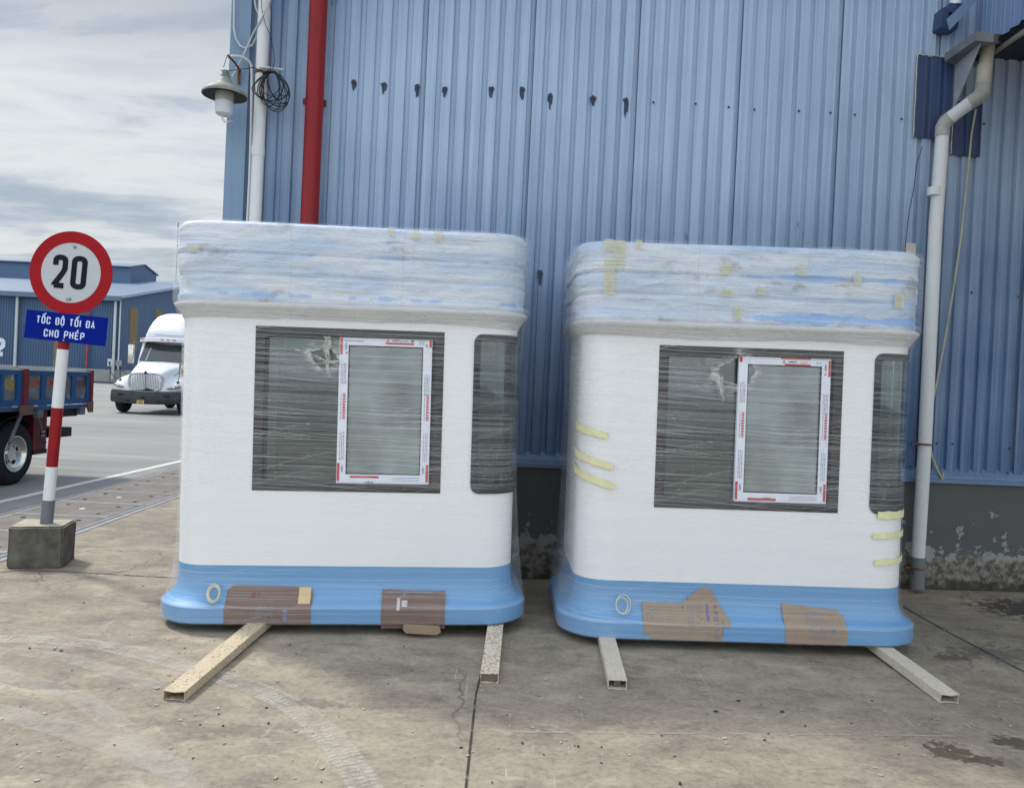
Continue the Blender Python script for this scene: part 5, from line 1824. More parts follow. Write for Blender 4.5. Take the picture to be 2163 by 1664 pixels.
def bar_tube(name, a, b, wd, ht, mat, label, end, z0=.0, z1=.0):
    """hollow rectangular section from the near end a to the far end b"""
    a = Vector((a.x, a.y, z0)); b = Vector((b.x, b.y, z1))
    d = (b - a); L = d.length; d.normalize()
    t = empty(name, a)
    rx = Vector((d.y, -d.x, 0)).normalized(); up = rx.cross(d)
    M = Matrix((rx, d, up)).transposed().to_4x4()
    t.rotation_euler = M.to_euler()
    w_, h_, th = wd / 2, ht, .0035
    mb = MB()
    nl = 24

    def sec(y, i, inn):
        jt = lambda k: .0035 * mn.noise(Vector((i * 2.1, k * 3.3, wd * 90)))
        e = 0
        W_ = w_ - (th if inn else 0); lo = th if inn else 0; hi = h_ - (th if inn else 0)
        yo = .012 * mn.noise(Vector((7, 3, wd * 50))) if i == 0 else 0
        P_ = [(-W_, lo), (0, lo - (.0 if i else -.004 * (end == 'dent'))), (W_, lo), (W_, (lo + hi) / 2), (W_, hi), (0, hi - (.006 if (i == 0 and end == 'dent') else 0)), (-W_, hi), (-W_, (lo + hi) / 2)]
        out = []
        for k, p in enumerate(P_):
            yy = y + (.008 * mn.noise(Vector((k * 1.9, wd * 77, 1))) if i == 0 else 0)
            if not inn and i == 0 and end == 'dent' and k in (3, 7): p = (p[0] * .90, p[1])
            out.append(Vector((p[0] + (jt(k) * .25), yy, p[1] + (jt(k + 9) * .25 if k in (4, 5, 6) else 0))))
        return out
    O_ = [sec(L * i / nl, i, False) for i in range(nl + 1)]
    I_ = [sec(L * min(i, 6) / nl, i, True) for i in range(7)]
    mb.loft(O_, True, False, True)
    b0 = len(mb.v)
    mb.m = 1 if end == 'dark' else 0
    mb.loft(list(reversed(I_)), True, True, False)
    mb.m = 0
    mb.add(O_[0] + I_[0], [(i, (i + 1) % 8, 8 + (i + 1) % 8, 8 + i) for i in range(8)])
    mb.obj('bar', [mat, M_mud], t)
    if end == 'plug':
        e = MB(); e.lathe([(.0, .02), (min(w_, h_ / 2) * .80, .02), (min(w_, h_ / 2) * .80, .10)], (0.0, 0, h_ / 2), 'Y', 16); e.obj('earth_plug', M_mud, t)
    if end == 'mud':
        e = MB(); e.bbox(-w_ + th, w_ - th, .003, .12, th, h_ - th, .002); e.obj('earth_plug', M_mud, t)
    tag(t, label, 'metal bar', 'rectangular bars under the cabins')
    return t


def pair(xa, ya, xb, yb, far_y):
    """front foot of a bar and its run to depth far_y under the cabin"""
    a = gr(xa, ya); b = gr(xb, yb)
    d = (b - a); k = (far_y - a.y) / d.y
    return a, a + d * k


a, b = pair(367, 1481, 548, 1335, 6.0)
bar_tube('metal_bar', a, b, .108, .048, M_t1, 'long cream bar with rust flecks and open end, left under the left cabin', 'dent', .004, .052)
a, b = pair(1033, 1443, 1046, 1340, 6.0)
bar_tube('metal_bar', a, b, .098, .050, M_t2, 'short scaly white bar with earth-filled end, under the left cabin right corner', 'mud', .005, .062)
a, b = pair(1304, 1457, 1279, 1360, 6.0)
bar_tube('metal_bar', a, b, .100, .050, M_t3, 'short dull bar with a round earth plug, left under the right cabin', 'plug', .005, .045)
a, b = pair(2006, 1487, 1840, 1372, 6.0)
bar_tube('metal_bar', a, b, .105, .050, M_t3, 'long pale bar with crushed open end, right under the right cabin', 'dent', .005, .055)


# ------------------------------------------------------------------ SPEED SIGN
M_signred = simple('sign_red', (.33, .012, .016), .5, spec=.08, var=.07, vs=5, bump=.02)
M_signwhite = simple('sign_white', (.50, .51, .52), .5, spec=.1, var=.05, vs=9, stretch=(1, 1, 12))
M_signblk = simple('sign_black', (.010, .012, .016), .5, spec=.1, var=.1)
M_signblue = simple('sign_blue', (.001, .012, .21), .5, spec=.06, var=.08, vs=6)
M_signtext = simple('sign_lettering', (.62, .70, .84), .4, var=.03)
M_polered = simple('pole_red', (.26, .010, .012), .35, spec=.2, var=.12, vs=5)
M_polewhite = simple('pole_white', (.72, .72, .71), .4, var=.06, vs=5, dark=(.30, (.35, .33, .30), 14))
M_polegrey = simple('pole_grey', (.15, .16, .17), .5, var=.15, vs=8)
sgn = empty('speed_sign', (-3.690, 6.225, 0), (0, 0, R_(14)))
tag(sgn, 'red and white pole with round 20 sign and blue plate on cement block', 'traffic sign')
# footing block
mb = MB()
bm = bmesh.new(); bmesh.ops.create_cube(bm, size=1)
for v in bm.verts: v.co = Vector((v.co.x * .385, v.co.y * .345, .165 + v.co.z * .33))
bmesh.ops.bevel(bm, geom=bm.edges[:], offset=.012, segments=2, affect='EDGES')
bmesh.ops.subdivide_edges(bm, edges=bm.edges[:], cuts=5, use_grid_fill=True)
for v in bm.verts:
    n = mn.noise_vector(v.co * 9) * .007 + mn.noise_vector(v.co * 30) * .003
    v.co += n
    if v.co.z < .005: v.co.z = .005
for f in bm.faces:
    if f.calc_center_median().z > .315 and f.normal.z > .6: f.material_index = 1
me = bpy.data.meshes.new('footing_block'); bm.to_mesh(me); bm.free()
me.materials.append(M_blockc); me.materials.append(M_blocktop)
o = bpy.data.objects.new('footing_block', me); COL.objects.link(o); o.parent = sgn
LEAN = R_(3.1)
ax = empty('pole_axis', (0, 0, 0))
bpy.data.objects.remove(ax)
Rz = Matrix.Rotation(R_(-14), 3, 'Z')
pdir = Rz @ Vector((math.sin(LEAN), 0, math.cos(LEAN)))
pr0 = Rz @ Vector((.035, -.02, .30))


def pp(h, dy=0.0): return pr0 + pdir * h + Rz @ Vector((0, dy, 0))


hz = lambda py: None
D_ = 6.19
marks = []
for py in (1110, 1056, 985, 861, 738):
    # height along the pole of an image row
    best = min(((abs((lambda P_: (CY - F_PX * (P_ - CAM).dot(UP) / (P_ - CAM).dot(Fw)))(Vector(sgn.location) + Matrix.Rotation(R_(14), 3, 'Z') @ pp(h / 400)) - py), h / 400) for h in range(0, 1300)))
    marks.append(best[1])
R0 = .042
seg = [(marks[1], -.02, M_polegrey, R0 + .004, 'grey_sleeve'), (marks[2], marks[1], M_polewhite, R0, 'white_section'), (marks[3], marks[2], M_polered, R0, 'red_section'),
       (marks[4], marks[3], M_polewhite, R0, 'white_section'), (marks[4] + .9, marks[4], M_polered, R0, 'red_section')]
for (h1, h0, m_, r_, nm) in seg:
    mb = MB(); mb.tube([pp(h0), pp(h1)], r_, 28); autosmooth(mb.obj(nm, m_, sgn))
mb = MB(); mb.lathe([(.004, 0), (.010, .001), (.010, .008), (.003, .011)], tuple(pp(.07, -R0 - .009)), 'Y', 10); mb.obj('bolt', M_polegrey, sgn)


def spt(px, py, y):
    """image point -> sign-local point on a plane facing the yard"""
    d = ray(px, py); t = (y - CAM.y) / d.y
    p = CAM + d * t - Vector(sgn.location)
    return Rz @ p


YS = 6.225 - .072
cen = spt(149.8, 576.5, YS); rx_ = (spt(237.3, 580.5, YS) - cen).length
xr = (Rz @ Vector((math.cos(LEAN), 0, -math.sin(LEAN)))); up_ = (Rz @ Vector((math.sin(LEAN), 0, math.cos(LEAN)))); nn = xr.cross(up_)   # towards the yard


def disc(mb, r0, r1, y0, y1, n=72):
    ri = [(r0, y0), (r1, y0), (r1, y1), (r0, y1)]
    rings = []
    for (r, y) in ri:
        rings.append([cen + xr * (r * math.cos(2 * math.pi * k / n)) + up_ * (r * math.sin(2 * math.pi * k / n)) + nn * y for k in range(n)])
    if r0 == 0:
        mb.loft([rings[3], rings[2], rings[1], rings[0]], True, False, False)
        mb.f.append(tuple(range(len(mb.v) - n, len(mb.v)))); mb.mi.append(mb.m); mb.sm.append(False)
    else:
        mb.loft(rings + [rings[0]], True, False, False)


dface = empty('speed_limit_disc'); dface.parent = sgn
mb = MB(); disc(mb, .0005, rx_ - .001, .0, -.004); mb.obj('disc_plate', M_signwhite, dface)
mb = MB(); disc(mb, rx_ * .722, rx_, .0018, -.0055); mb.obj('red_ring', M_signred, dface)
mb = MB()
k2 = rx_ / 87.0
text(mb, '2', cen + xr * (-.0865) + up_ * (-.128), xr, up_, .262, .445, .158, .1, .0035)
text(mb, '0', cen + xr * (.0635) + up_ * (-.124), xr, up_, .262, .470, .158, .1, .0035)
mb.obj('numerals', M_signblk, dface)
mb = MB()
for (x, z) in ((.012, .205), (.012, -.207)):
    c = cen + xr * x + up_ * z
    mb.tube([c + nn * .001, c + nn * .005], .0125, 14); mb.tube([c + nn * .005, c + nn * .011], .007, 6)
mb.obj('bolt', M_steel, dface)
mb = MB(); c = cen + xr * -.01 + up_ * -.212
mb.tube([c + nn * .0018, c + nn * .0022], .012, 8); mb.obj('rust_scrape', simple('scrape_brown', (.34, .29, .20), .8, var=.3), dface)
# blue plate
TL, TR_, BR, BL = spt(56.5, 653.5, YS - .004), spt(229, 671.5, YS - .004), spt(222, 731.5, YS - .004), spt(50, 713, YS - .004)
pl_ = empty('text_plate'); pl_.parent = sgn
mb = MB()
mb.add([TL, TR_, BR, BL, TL - nn * .002, TR_ - nn * .002, BR - nn * .002, BL - nn * .002], [(0, 1, 2, 3), (7, 6, 5, 4), (0, 4, 5, 1), (1, 5, 6, 2), (2, 6, 7, 3), (3, 7, 4, 0)])
mb.obj('plate', M_signblue, pl_)
pxr = (TR_ - TL).normalized(); pup = (TL - BL).normalized(); Wp = (TR_ - TL).length; Hp = (TL - BL).length
mb = MB()
o1 = BL + pxr * (Wp * .49) + pup * (Hp * .565)
text(mb, 'TỐC ĐỘ TỐI ĐA', o1, pxr, pup, Hp * .262, .52, .155, .17, .0025, space=.34)
mb.obj('lettering', M_signtext, pl_)
mb = MB()
o2 = BL + pxr * (Wp * .487) + pup * (Hp * .115)
text(mb, 'CHO PHÉP', o2, pxr, pup, Hp * .270, .53, .155, .18, .0025, space=.34)
mb.obj('lettering', M_signtext, pl_)
mb = MB()
c = BL + pxr * (Wp * .49) + pup * (Hp * .055)
mb.tube([c + nn * .001, c + nn * .008], .008, 10); mb.obj('bolt', M_steel, pl_)

# ------------------------------------------------------------------ BLUE DROPSIDE TRUCK
M_tblue = simple('truck_blue_paint', (.012, .075, .20), .4, var=.22, vs=4, dark=(.33, (.05, .08, .12), 9))
M_tblue2 = simple('truck_blue_sill', (.03, .085, .17), .5, var=.2, vs=4)
M_tred = simple('truck_rusty_red', (.20, .022, .014), .6, var=.3, vs=9, dark=(.36, (.10, .035, .02), 12))
M_tredd = simple('truck_dark_red', (.11, .010, .012), .5, var=.2, vs=6)
M_tbrn = simple('truck_brown_bracket', (.16, .085, .065), .7, var=.2, vs=9)
M_tgrey = simple('truck_grey_bar', (.13, .14, .145), .55, var=.25, vs=7)
M_tblack = simple('truck_black', (.012, .012, .013), .6, var=.3, vs=6)
M_rubber = simple('tyre_rubber', (.017, .017, .018), .8, var=.3, vs=14, bump=.2, bs=60)
M_chrome = simple('dusty_chrome', (.62, .60, .54), .25, .9, var=.15, vs=9)


def panel_mat():
    m, t = newmat('worn_panel_print')
    o = t.coord()
    n = t.noise(t.mapping(o, scale=(1, 1, .28)), 14, 5, .6, .2)
    n2 = t.noise(t.mapping(o, scale=(1, 1, .4)), 5, 4, .6)
    c = t.mix(t.step(n2, .4, .6), (.10, .115, .125), (.17, .18, .18))
    c = t.mix(t.step(n, .585, .61), c, (.40, .42, .43))
    t.out(t.bsdf(c, .55))
    return m


M_panel = panel_mat()
M_tyellow = simple('worn_yellow', (.36, .25, .07), .7, var=.3, vs=14)
M_torange = simple('worn_orange_paint', (.40, .09, .03), .7, var=.3, vs=20)
XS = -6.33


def bt(px, py, ins=0.0):
    d = ray(px, py); t = (XS - ins) / d.x
    p = CAM + d * t
    return p.y, p.z


bt0 = empty('dropside_truck', (XS, 9.0, 0))
tag(bt0, 'blue dropside truck with red posts and worn lettered side panels', 'truck')


def lb(mb, ya, yb, za, zb, x0=0.0, x1=-.04):
    mb.box(min(x0, x1), max(x0, x1), min(ya, yb) - 9, max(ya, yb) - 9, min(za, zb), max(za, zb))


yR = bt(191, 782)[0]; yP = bt(53, 800)[0]
zT_ = (bt(0, 786)[1] + bt(188, 782)[1]) / 2
zB = (bt(100, 853)[1] + bt(20, 861)[1]) / 2
zBB = (bt(0, 873)[1] + bt(100, 863)[1]) / 2
yF = 4.0
tr = .060
mb = MB()
for (ya, yb) in ((yF, yP - .05), (yP + .05, yR)):
    lb(mb, ya, yb, zT_ - tr, zT_, .0, -.035)
    lb(mb, ya, yb, zB, zB + .075, .001, -.036)
cells = []
ys = [bt(x, 820)[0] for x in (8, 36, 61, 88, 97, 126, 128, 152, 161, 183)]
g2 = [(bt(-40, 820)[0], bt(2, 820)[0]), (ys[0], ys[1]), (ys[2], ys[3]), (ys[4], ys[5]), (ys[6] + .05, ys[7]), (ys[8], ys[9])]
bars_ = []
seg_ = [(yF, yF + .08), (g2[0][1], g2[1][0]), (g2[1][1], yP - .05), (yP + .05, g2[2][0]), (g2[2][1], g2[3][0]), (g2[3][1], g2[4][0]), (g2[4][1], g2[5][0]), (g2[5][1], yR)]
for (ya, yb) in seg_: lb(mb, ya, yb, zB + .075, zT_ - tr, .002, -.034)
mb.obj('side_gate_frame', M_tblue, bt0)
mb = MB(); lb(mb, yF, yP - .06, zB + .07, zT_ - tr + .01, -.024, -.030); lb(mb, yP + .06, yR - .02, zB + .07, zT_ - tr + .01, -.024, -.030); mb.obj('side_panel', M_panel, bt0)
mb = MB(); lb(mb, yF, yR, zT_ - .001, zT_ + .012, .004, -.040); mb.obj('pale_top_strip', simple('pale_edge', (.42, .43, .43), .5), bt0)
mb = MB(); lb(mb, yF, yR - .03, zBB, zB - .012, -.003, -.06); mb.obj('bed_sill', M_tblue2, bt0)
mb = MB(); lb(mb, yF, yR, zBB + .06, zB, -.07, -2.1); mb.obj('bed_floor', M_tblack, bt0)
mb = MB(); lb(mb, yF, yR, zB, zT_, -2.08, -2.12); mb.obj('far_side_gate', M_tblue, bt0)
mb = MB(); lb(mb, yR - .04, yR, zB, zT_, -.05, -2.07); mb.obj('tail_gate', M_tblue, bt0)
for ya in (yP, ):
    mb = MB(); lb(mb, ya - .045, ya + .045, zBB + .06, zT_ + .02, .025, -.05); mb.obj('gate_post', M_tred, bt0)
    mb = MB(); mb.prism([(ya - 9 - .14, zB + .005), (ya - 9 + .16, zB + .02), (ya - 9 + .14, zBB - .02), (ya - 9 - .10, zBB - .05)], 0, .012, .032); mb.obj('post_bracket', M_tbrn, bt0)
mb = MB(); lb(mb, yR, yR + .07, zBB + .08, zT_ + .03, .02, -.06); mb.obj('gate_post', M_tred, bt0)
mb = MB(); mb.prism([(yR - 9 - .13, zB + .02), (yR - 9 + .07, zB + .03), (yR - 9 + .07, zBB - .07), (yR - 9 - .02, zBB - .07)], 0, .0, .03); mb.obj('post_bracket', M_tbrn, bt0)
mb = MB()
for yy in (bt(30, 850)[0], bt(73, 850)[0], bt(112, 850)[0], bt(147, 850)[0], bt(178, 850)[0]): mb.box(.003, .018, yy - 9 - .05, yy - 9 + .05, zB - .016, zB + .006)
mb.obj('hinge', simple('pale_hinge', (.42, .44, .45), .5, .3), bt0)
# lettering on the gate
for (cell, s_, mat_, h_) in ((1, None, None, 0), (2, '50M', M_torange, .125), (3, '126.10', M_torange, .135), (4, '5', M_tred, .11), (5, '2010', M_tred, .105)):
    a, b = g2[cell]
    if s_ is None:
        mb = MB(); mb.prism([(a - 9 + .06, zB + .22), (b - 9 - .02, zB + .20), (b - 9 - .02, zB + .335), (a - 9 + .05, zB + .345)], 0, -.0235, -.0225); mb.obj('yellow_patch', M_tyellow, bt0)
        continue
    mb = MB()
    text(mb, s_, (-.0235, (a + b) / 2 - 9 + (.0 if cell != 3 else .03), zB + .235), (0, 1, 0), (0, 0, 1), h_, .52, .16, .12, .0015)
    mb.obj('painted_lettering', mat_, bt0)
# chassis, guards, wheel
mb = MB(); lb(mb, 3, yR - .3, zBB - .16, zBB + .05, -.45, -.55); lb(mb, 3, yR - .3, zBB - .16, zBB + .05, -1.45, -1.55); mb.obj('chassis_rail', M_tblack, bt0)
wy, wz = gr(57, 1025).y, .405
wx = -.10
mb = MB(); mb.smooth = True
tp = [(.225, -.26), (.30, -.262), (.375, -.245), (.402, -.215), (.405, -.14), (.405, -.12), (.402, -.045), (.375, -.012), (.33, .0), (.27, -.004), (.225, -.020)]
def wheel(parent, cx_, cy_, cz_, side=1, tp=tp, holes=5, rr=.225, lug=6, scale=1.0, mats=None):
    mb = MB()
    mb.lathe([(r * scale, cx_ + side * h) for r, h in tp] + [(tp[0][0] * scale, cx_ + side * tp[0][1])], (0, cy_, cz_), 'X', 56, False)
    # tread blocks
    for k in range(44):
        a = 2 * math.pi * k / 44
        M = Matrix.Translation((cx_, cy_, cz_)) @ Matrix.Rotation(a, 4, 'X')
        r = .405 * scale
        for (h0, h1, da) in ((-.215, -.145, .0), (-.125, -.05, .03)):
            x0, x1 = sorted((side * h0, side * h1))
            mb.box(x0, x1, -.014, .014, r - .004, r + .010, M)
    autosmooth(mb.obj('tyre', (mats or [M_rubber])[0], parent), 40)
    mb = MB()
    R = rr * scale
    mb.lathe([(R + .012, cx_ + side * -.012), (R + .010, cx_ + side * .002), (R - .004, cx_ + side * .000), (R - .018, cx_ + side * -.03), (R - .045, cx_ + side * -.075), (R * .55, cx_ + side * -.095), (R * .42, cx_ + side * -.06), (R * .40, cx_ + side * -.05), (R * .2, cx_ + side * -.045), (.001, cx_ + side * -.045)], (0, cy_, cz_), 'X', 48, False)
    autosmooth(mb.obj('rim', M_chrome, parent), 40)
    mb = MB()
    for k in range(holes):
        a = 2 * math.pi * (k + .3) / holes
        rr_ = R * .68
        c_ = (cx_ + side * -.088, cy_ + rr_ * math.cos(a), cz_ + rr_ * math.sin(a))
        mb.lathe([(R * .15, side * .010), (.001, side * .010)], c_, 'X', 14, False)
    mb.obj('rim_hole', M_tblack, parent)
    mb = MB()
    for k in range(lug):
        a = 2 * math.pi * (k + .1) / lug
        rr_ = R * .44
        mb.lathe([(.017, side * 0), (.017, side * .028), (.010, side * .036)], (cx_ + side * -.062, cy_ + rr_ * math.cos(a), cz_ + rr_ * math.sin(a)), 'X', 8)
    mb.obj('wheel_nut', M_chrome, parent)


wh1 = empty('rear_wheel', (0, 0, 0)); wh1.parent = bt0
wheel(wh1, wx, wy - 9, wz)
wh2 = empty('rear_wheel', (0, 0, 0)); wh2.parent = bt0
wheel(wh2, wx - .30, wy - 9, wz)
wh3 = empty('rear_wheel', (0, 0, 0)); wh3.parent = bt0
wheel(wh3, -1.90, wy - 9, wz, -1)
mb = MB(); mb.box(-2.0, -.2, wy - 9 - .06, wy - 9 + .06, wz - .06, wz + .06); mb.obj('rear_axle', M_tblack, bt0)
# wheel arch bars
def bp(px, py, ins=0.0, x=None):
    y, z = bt(px, py, ins); return (-ins, y - 9, z)
mb = MB(); mb.tube([bp(20, 935, .03), bp(44, 876, .03), bp(48, 874, .03), bp(80, 871, .03)], .022, 10); mb.obj('mudguard_bar', M_tgrey, bt0)
mb = MB(); mb.tube([bp(80, 876, .03), bp(96, 931, .03), bp(98, 934, .10)], .008, 8); mb.obj('stay', M_tgrey, bt0)
mb = MB(); a = bp(83, 872, .0); mb.box(-.05, .02, a[1] - .06, a[1] + .06, a[2] - .06, a[2] + .04); mb.obj('bracket_block', M_tgrey, bt0)
mb = MB()
a0, a1 = bp(-40, 880, .03), bp(18, 935, .03)
n = 16
R1 = .50
arc_ = [(wy - 9 + R1 * math.cos(R_(40 + 150 * i / n)), wz + R1 * math.sin(R_(40 + 150 * i / n)) * .98) for i in range(n + 1)]
rings = [[(-.12, p[0], p[1]), (-.62, p[0], p[1]), (-.62, p[0], p[1] - .01), (-.12, p[0], p[1] - .01)] for p in arc_]
mb.loft(rings); mb.obj('mudguard', M_tblack, bt0)
mb = MB(); y0_ = bt(82, 900)[0] - 9; y1_ = bt(114, 900)[0] - 9
mb.box(-.65, -.10, y0_ + .05, y1_, .42, zBB - .02); mb.obj('red_guard', M_tredd, bt0)
mb = MB(); mb.box(-.66, -.09, y0_ + .06, y1_ + .01, .36, .42); mb.obj('guard_foot', M_tblack, bt0)
mb = MB()
for zz in (.60, .62): mb.box(-.096, -.092, y0_ + .22, y0_ + .30, zz, zz + .05)
mb.obj('guard_clip', simple('pale_clip', (.5, .5, .5), .5), bt0)
ya, yb = bt(128, 870)[0] - 9, bt(172, 870)[0] - 9
mb = MB(); mb.box(-1.1, -.06, ya, yb, bt(150, 880)[1], zBB - .01); mb.obj('tool_box', M_tblack, bt0)
mb = MB(); mb.box(-.08, .0, yb - .02, yb + .10, zBB - .10, zBB + .02); mb.obj('tail_bracket', M_tgrey, bt0)
ya, yb = bt(100, 910)[0] - 9, bt(160, 910)[0] - 9
mb = MB(); mb.box(-1.0, -.06, yb - .45, yb, bt(160, 921)[1], bt(160, 902)[1]); mb.obj('underrun_beam', M_tblack, bt0)
mb = MB(); mb.box(-.7, -.5, y1_, yb - .3, .55, zBB); mb.obj('hanger', M_tblack, bt0)

# ------------------------------------------------------------------ WHITE TRACTOR UNIT
YAWT = R_(4)
ft = gr(301, 875)
wt = empty('tractor_truck', (ft.x + .02, ft.y + .0, 0), (0, 0, YAWT))
wt.scale = (.985, .985, .985)
tag(wt, 'white bonneted tractor truck with tall roof fairing parked behind the left cabin', 'truck')
M_wp = simple('white_truck_paint', (.66, .67, .68), .4, var=.04, vs=2)
M_wb = simple('grey_black_bumper', (.045, .048, .052), .6, var=.3, vs=3, dark=(.35, (.12, .12, .12), 5))
M_tg = simple('truck_glass', (.02, .032, .032), .12, var=.3, vs=1.5, spec=.8)
M_lens = simple('lamp_lens', (.20, .21, .20), .15, var=.3, vs=9, spec=.8)
M_amber = simple('amber_marker', (.52, .20, .08), .4, var=.1)
M_green = simple('green_marker', (.30, .48, .12), .4)
M_plate = simple('yellow_plate', (.52, .38, .12), .5, var=.12, vs=9)


def sec(y, w_, z0, zf, wh_, zh_):
    half = [(w_ * .97, z0), (w_, (z0 + zf) / 2), (w_ * .985, zf - .06), (w_ * .93, zf), (w_ * .86, zf + .03), ((w_ * .84 + wh_) / 2, zf + .045 + (zh_ - zf) * .12), (wh_ * 1.02, zh_ - (zh_ - zf) * .45), (wh_ * .97, zh_ - .07), (wh_ * .86, zh_ - .015), (wh_ * .4, zh_ + .02), (0, zh_ + .025)]
    L = [(x, y, z) for x, z in half]; Rr = [(-x, y, z) for x, z in reversed(half[:-1])]
    return L + Rr


mb = MB(); mb.smooth = True
mb.loft([sec(.10, .80, .80, .90, .52, 1.40), sec(.16, 1.00, .78, .98, .56, 1.46), sec(.32, 1.14, .78, 1.07, .60, 1.53), sec(.6, 1.20, .80, 1.20, .66, 1.62), sec(.95, 1.21, 1.0, 1.29, .74, 1.71), sec(1.4, 1.20, 1.05, 1.27, .86, 1.79), sec(1.75, 1.15, .90, 1.22, .97, 1.85), sec(2.0, 1.12, .90, 1.22, 1.02, 1.88)])
autosmooth(mb.obj('bonnet', M_wp, wt), 45)
# bumper
mb = MB()
bp_ = lambda y, x, z0, z1: [(x, y, z0), (x, y, z1)]
pts = [(-1.24, .75), (-1.26, .30), (-1.18, .10), (-.95, .0), (-.45, -.06), (0, -.08), (.45, -.06), (.95, .0), (1.18, .10), (1.26, .30), (1.24, .75)]
rings = []
for (x, y) in pts:
    k = abs(x) / 1.26
    zt = .80 - .0 + .04 * k; zb_ = .36 + .05 * k ** 3
    rings.append([(x * .97, y + .05, zb_), (x, y + .01, zb_ + .06), (x, y, zb_ + .20), (x, y + .015, zt - .10), (x * .985, y + .04, zt), (x * .8, y + .45, zt), (x * .8, y + .45, zb_)])
mb.loft(rings); autosmooth(mb.obj('bumper', M_wb, wt), 40)
mb = MB()
for s in (-1, 1):
    mb.box(*sorted((s * .62, s * .88)), -.025, .02, .63, .70); mb.box(*sorted((s * .38, s * .60)), -.052, .0, .44, .50)
mb.box(-.06, .06, -.085, -.02, .55, .64)
mb.obj('bumper_opening', M_tblack, wt)
mb = MB(); mb.bbox(-.20, .05, -.095, -.08, .36, .50, .004); mb.obj('number_plate', M_plate, wt)
mb = MB(); text(mb, '51C', (-.075, -.0955, .445), (1, 0, 0), (0, 0, 1), .04, .6, .17, .2, .002); text(mb, '728.68', (-.075, -.0955, .385), (1, 0, 0), (0, 0, 1), .045, .55, .17, .15, .002); mb.obj('plate_digits', M_tblack, wt)
# grille: U shaped surround, dark core, bars
def gpt(x, z, y=.07): return (x, y + .06 * (z - .8) + .10 * abs(x) ** 2, z)
def gout(s_):
    P_ = []
    for i in range(40):
        a = 2 * math.pi * i / 40
        cx_, cz_ = math.cos(a), math.sin(a)
        w__ = .60 if cz_ > 0 else .60 - .14 * (-cz_) ** 1.5
        x = w__ * s_ * (abs(cx_) ** .42) * (1 if cx_ > 0 else -1)
        z = 1.125 + .335 * s_ ** .7 * (abs(cz_) ** .55) * (1 if cz_ > 0 else -1)
        P_.append((x, z))
    return P_
A = gout(1.0); B = gout(.90)
mb = MB(); mb.smooth = True
mb.loft([[gpt(x, z, .10) for x, z in A], [gpt(x, z, .03) for x, z in A], [gpt(x, z, .035) for x, z in B], [gpt(x, z, .10) for x, z in B]], True, False, False)
mb.obj('grille_surround', simple('grille_trim', (.42, .43, .44), .35, .3), wt)
mb = MB(); mb.add([gpt(x, z, .085) for x, z in B], [tuple(range(40))]); mb.obj('grille_core', M_tblack, wt)
mb = MB()
for k in range(-9, 10):
    x = k * .057
    if abs(x) > .52: continue
    zt = 1.42 - .0 * abs(x) - (.05 if abs(x) < .04 else 0) - max(0, abs(x) - .44) * .6; zb_ = .82 + max(0, abs(x) - .34) * .9
    a = gpt(x, zb_, .055); b = gpt(x, zt, .055)
    r = .0065 if k else .014
    mb.tube([a, b], r, 6)
mb.obj('grille_bars', simple('dull_grille_chrome', (.14, .14, .14), .6, 0, spec=.1), wt)
mb = MB(); mb.prism([(-.055, 1.47), (0, 1.53), (.055, 1.47), (0, 1.405)], 1, .045, .10); mb.obj('emblem', M_tblack, wt)
for s in (-1, 1):
    mb = MB(); mb.smooth = True
    P_ = [(.72, .93), (.80, .97), (.98, 1.045), (1.10, 1.055), (1.15, 1.02), (1.10, .965), (.98, .925), (.82, .905)]
    def hl(x, z, d): return (s * x, .02 + .30 * max(0, x - .72) ** 1.2 + .05 + d + (z - .9) * .3, z)
    mb.loft([[hl(x, z, -.0) for x, z in P_], [hl(x * .97 + .03, z, -.02) for x, z in P_], [hl(x, z, .3) for x, z in P_]] if False else [[hl(x, z, .25) for x, z in P_], [hl(x, z, -.01) for x, z in P_], [hl(.945 + (x - .945) * .8, .98 + (z - .98) * .8, -.03) for x, z in P_]])
    mb.obj('headlight', M_lens, wt)
    mb = MB(); c = hl(.96, .985, -.034); mb.lathe([(.048, 0), (.03, -.006), (.001, -.006)], c, 'Y', 16, False); mb.obj('headlight_bowl', M_chrome, wt)
# cab
mb = MB(); mb.smooth = True
def csec(y, w_, z0, z1, r=.12):
    return [(w_, y, z0), (w_, y, z1 - r), (w_ * .985, y, z1 - r * .3), (w_ - r, y, z1), (0, y, z1 + .02), (-(w_ - r), y, z1), (-w_ * .985, y, z1 - r * .3), (-w_, y, z1 - r), (-w_, y, z0)]
mb.loft([csec(1.95, 1.02, .9, 1.84, .05), csec(2.02, 1.06, .9, 1.90, .05), csec(2.55, 1.10, .75, 2.72), csec(3.0, 1.14, .7, 2.78), csec(4.6, 1.2, .7, 2.85)])
autosmooth(mb.obj('cab', M_wp, wt), 35)
def quad(mb, P_, off):
    P_ = [Vector(p) for p in P_]; n = (P_[1] - P_[0]).cross(P_[2] - P_[0]).normalized() * off
    k = len(P_)
    mb.add([p + n for p in P_] + [p - n * .5 for p in P_], [tuple(range(k)), tuple(range(2 * k - 1, k - 1, -1))] + [(i, k + i, k + (i + 1) % k, (i + 1) % k) for i in range(k)])
mb = MB(); quad(mb, [(-.98, 1.955, 1.90), (.98, 1.955, 1.90), (.93, 2.47, 2.66), (-.93, 2.47, 2.66)], .022); mb.obj('windscreen', M_tg, wt)
mb = MB(); quad(mb, [(-.75, 1.925, 1.905), (-.70, 1.925, 1.905), (-.66, 2.44, 2.64), (-.70, 2.44, 2.64)], .004); mb.obj('painted_glare_stripe', simple('painted_reflection', (.30, .38, .38), .3), wt)  # thin pale strip painted as a reflection on the windscreen
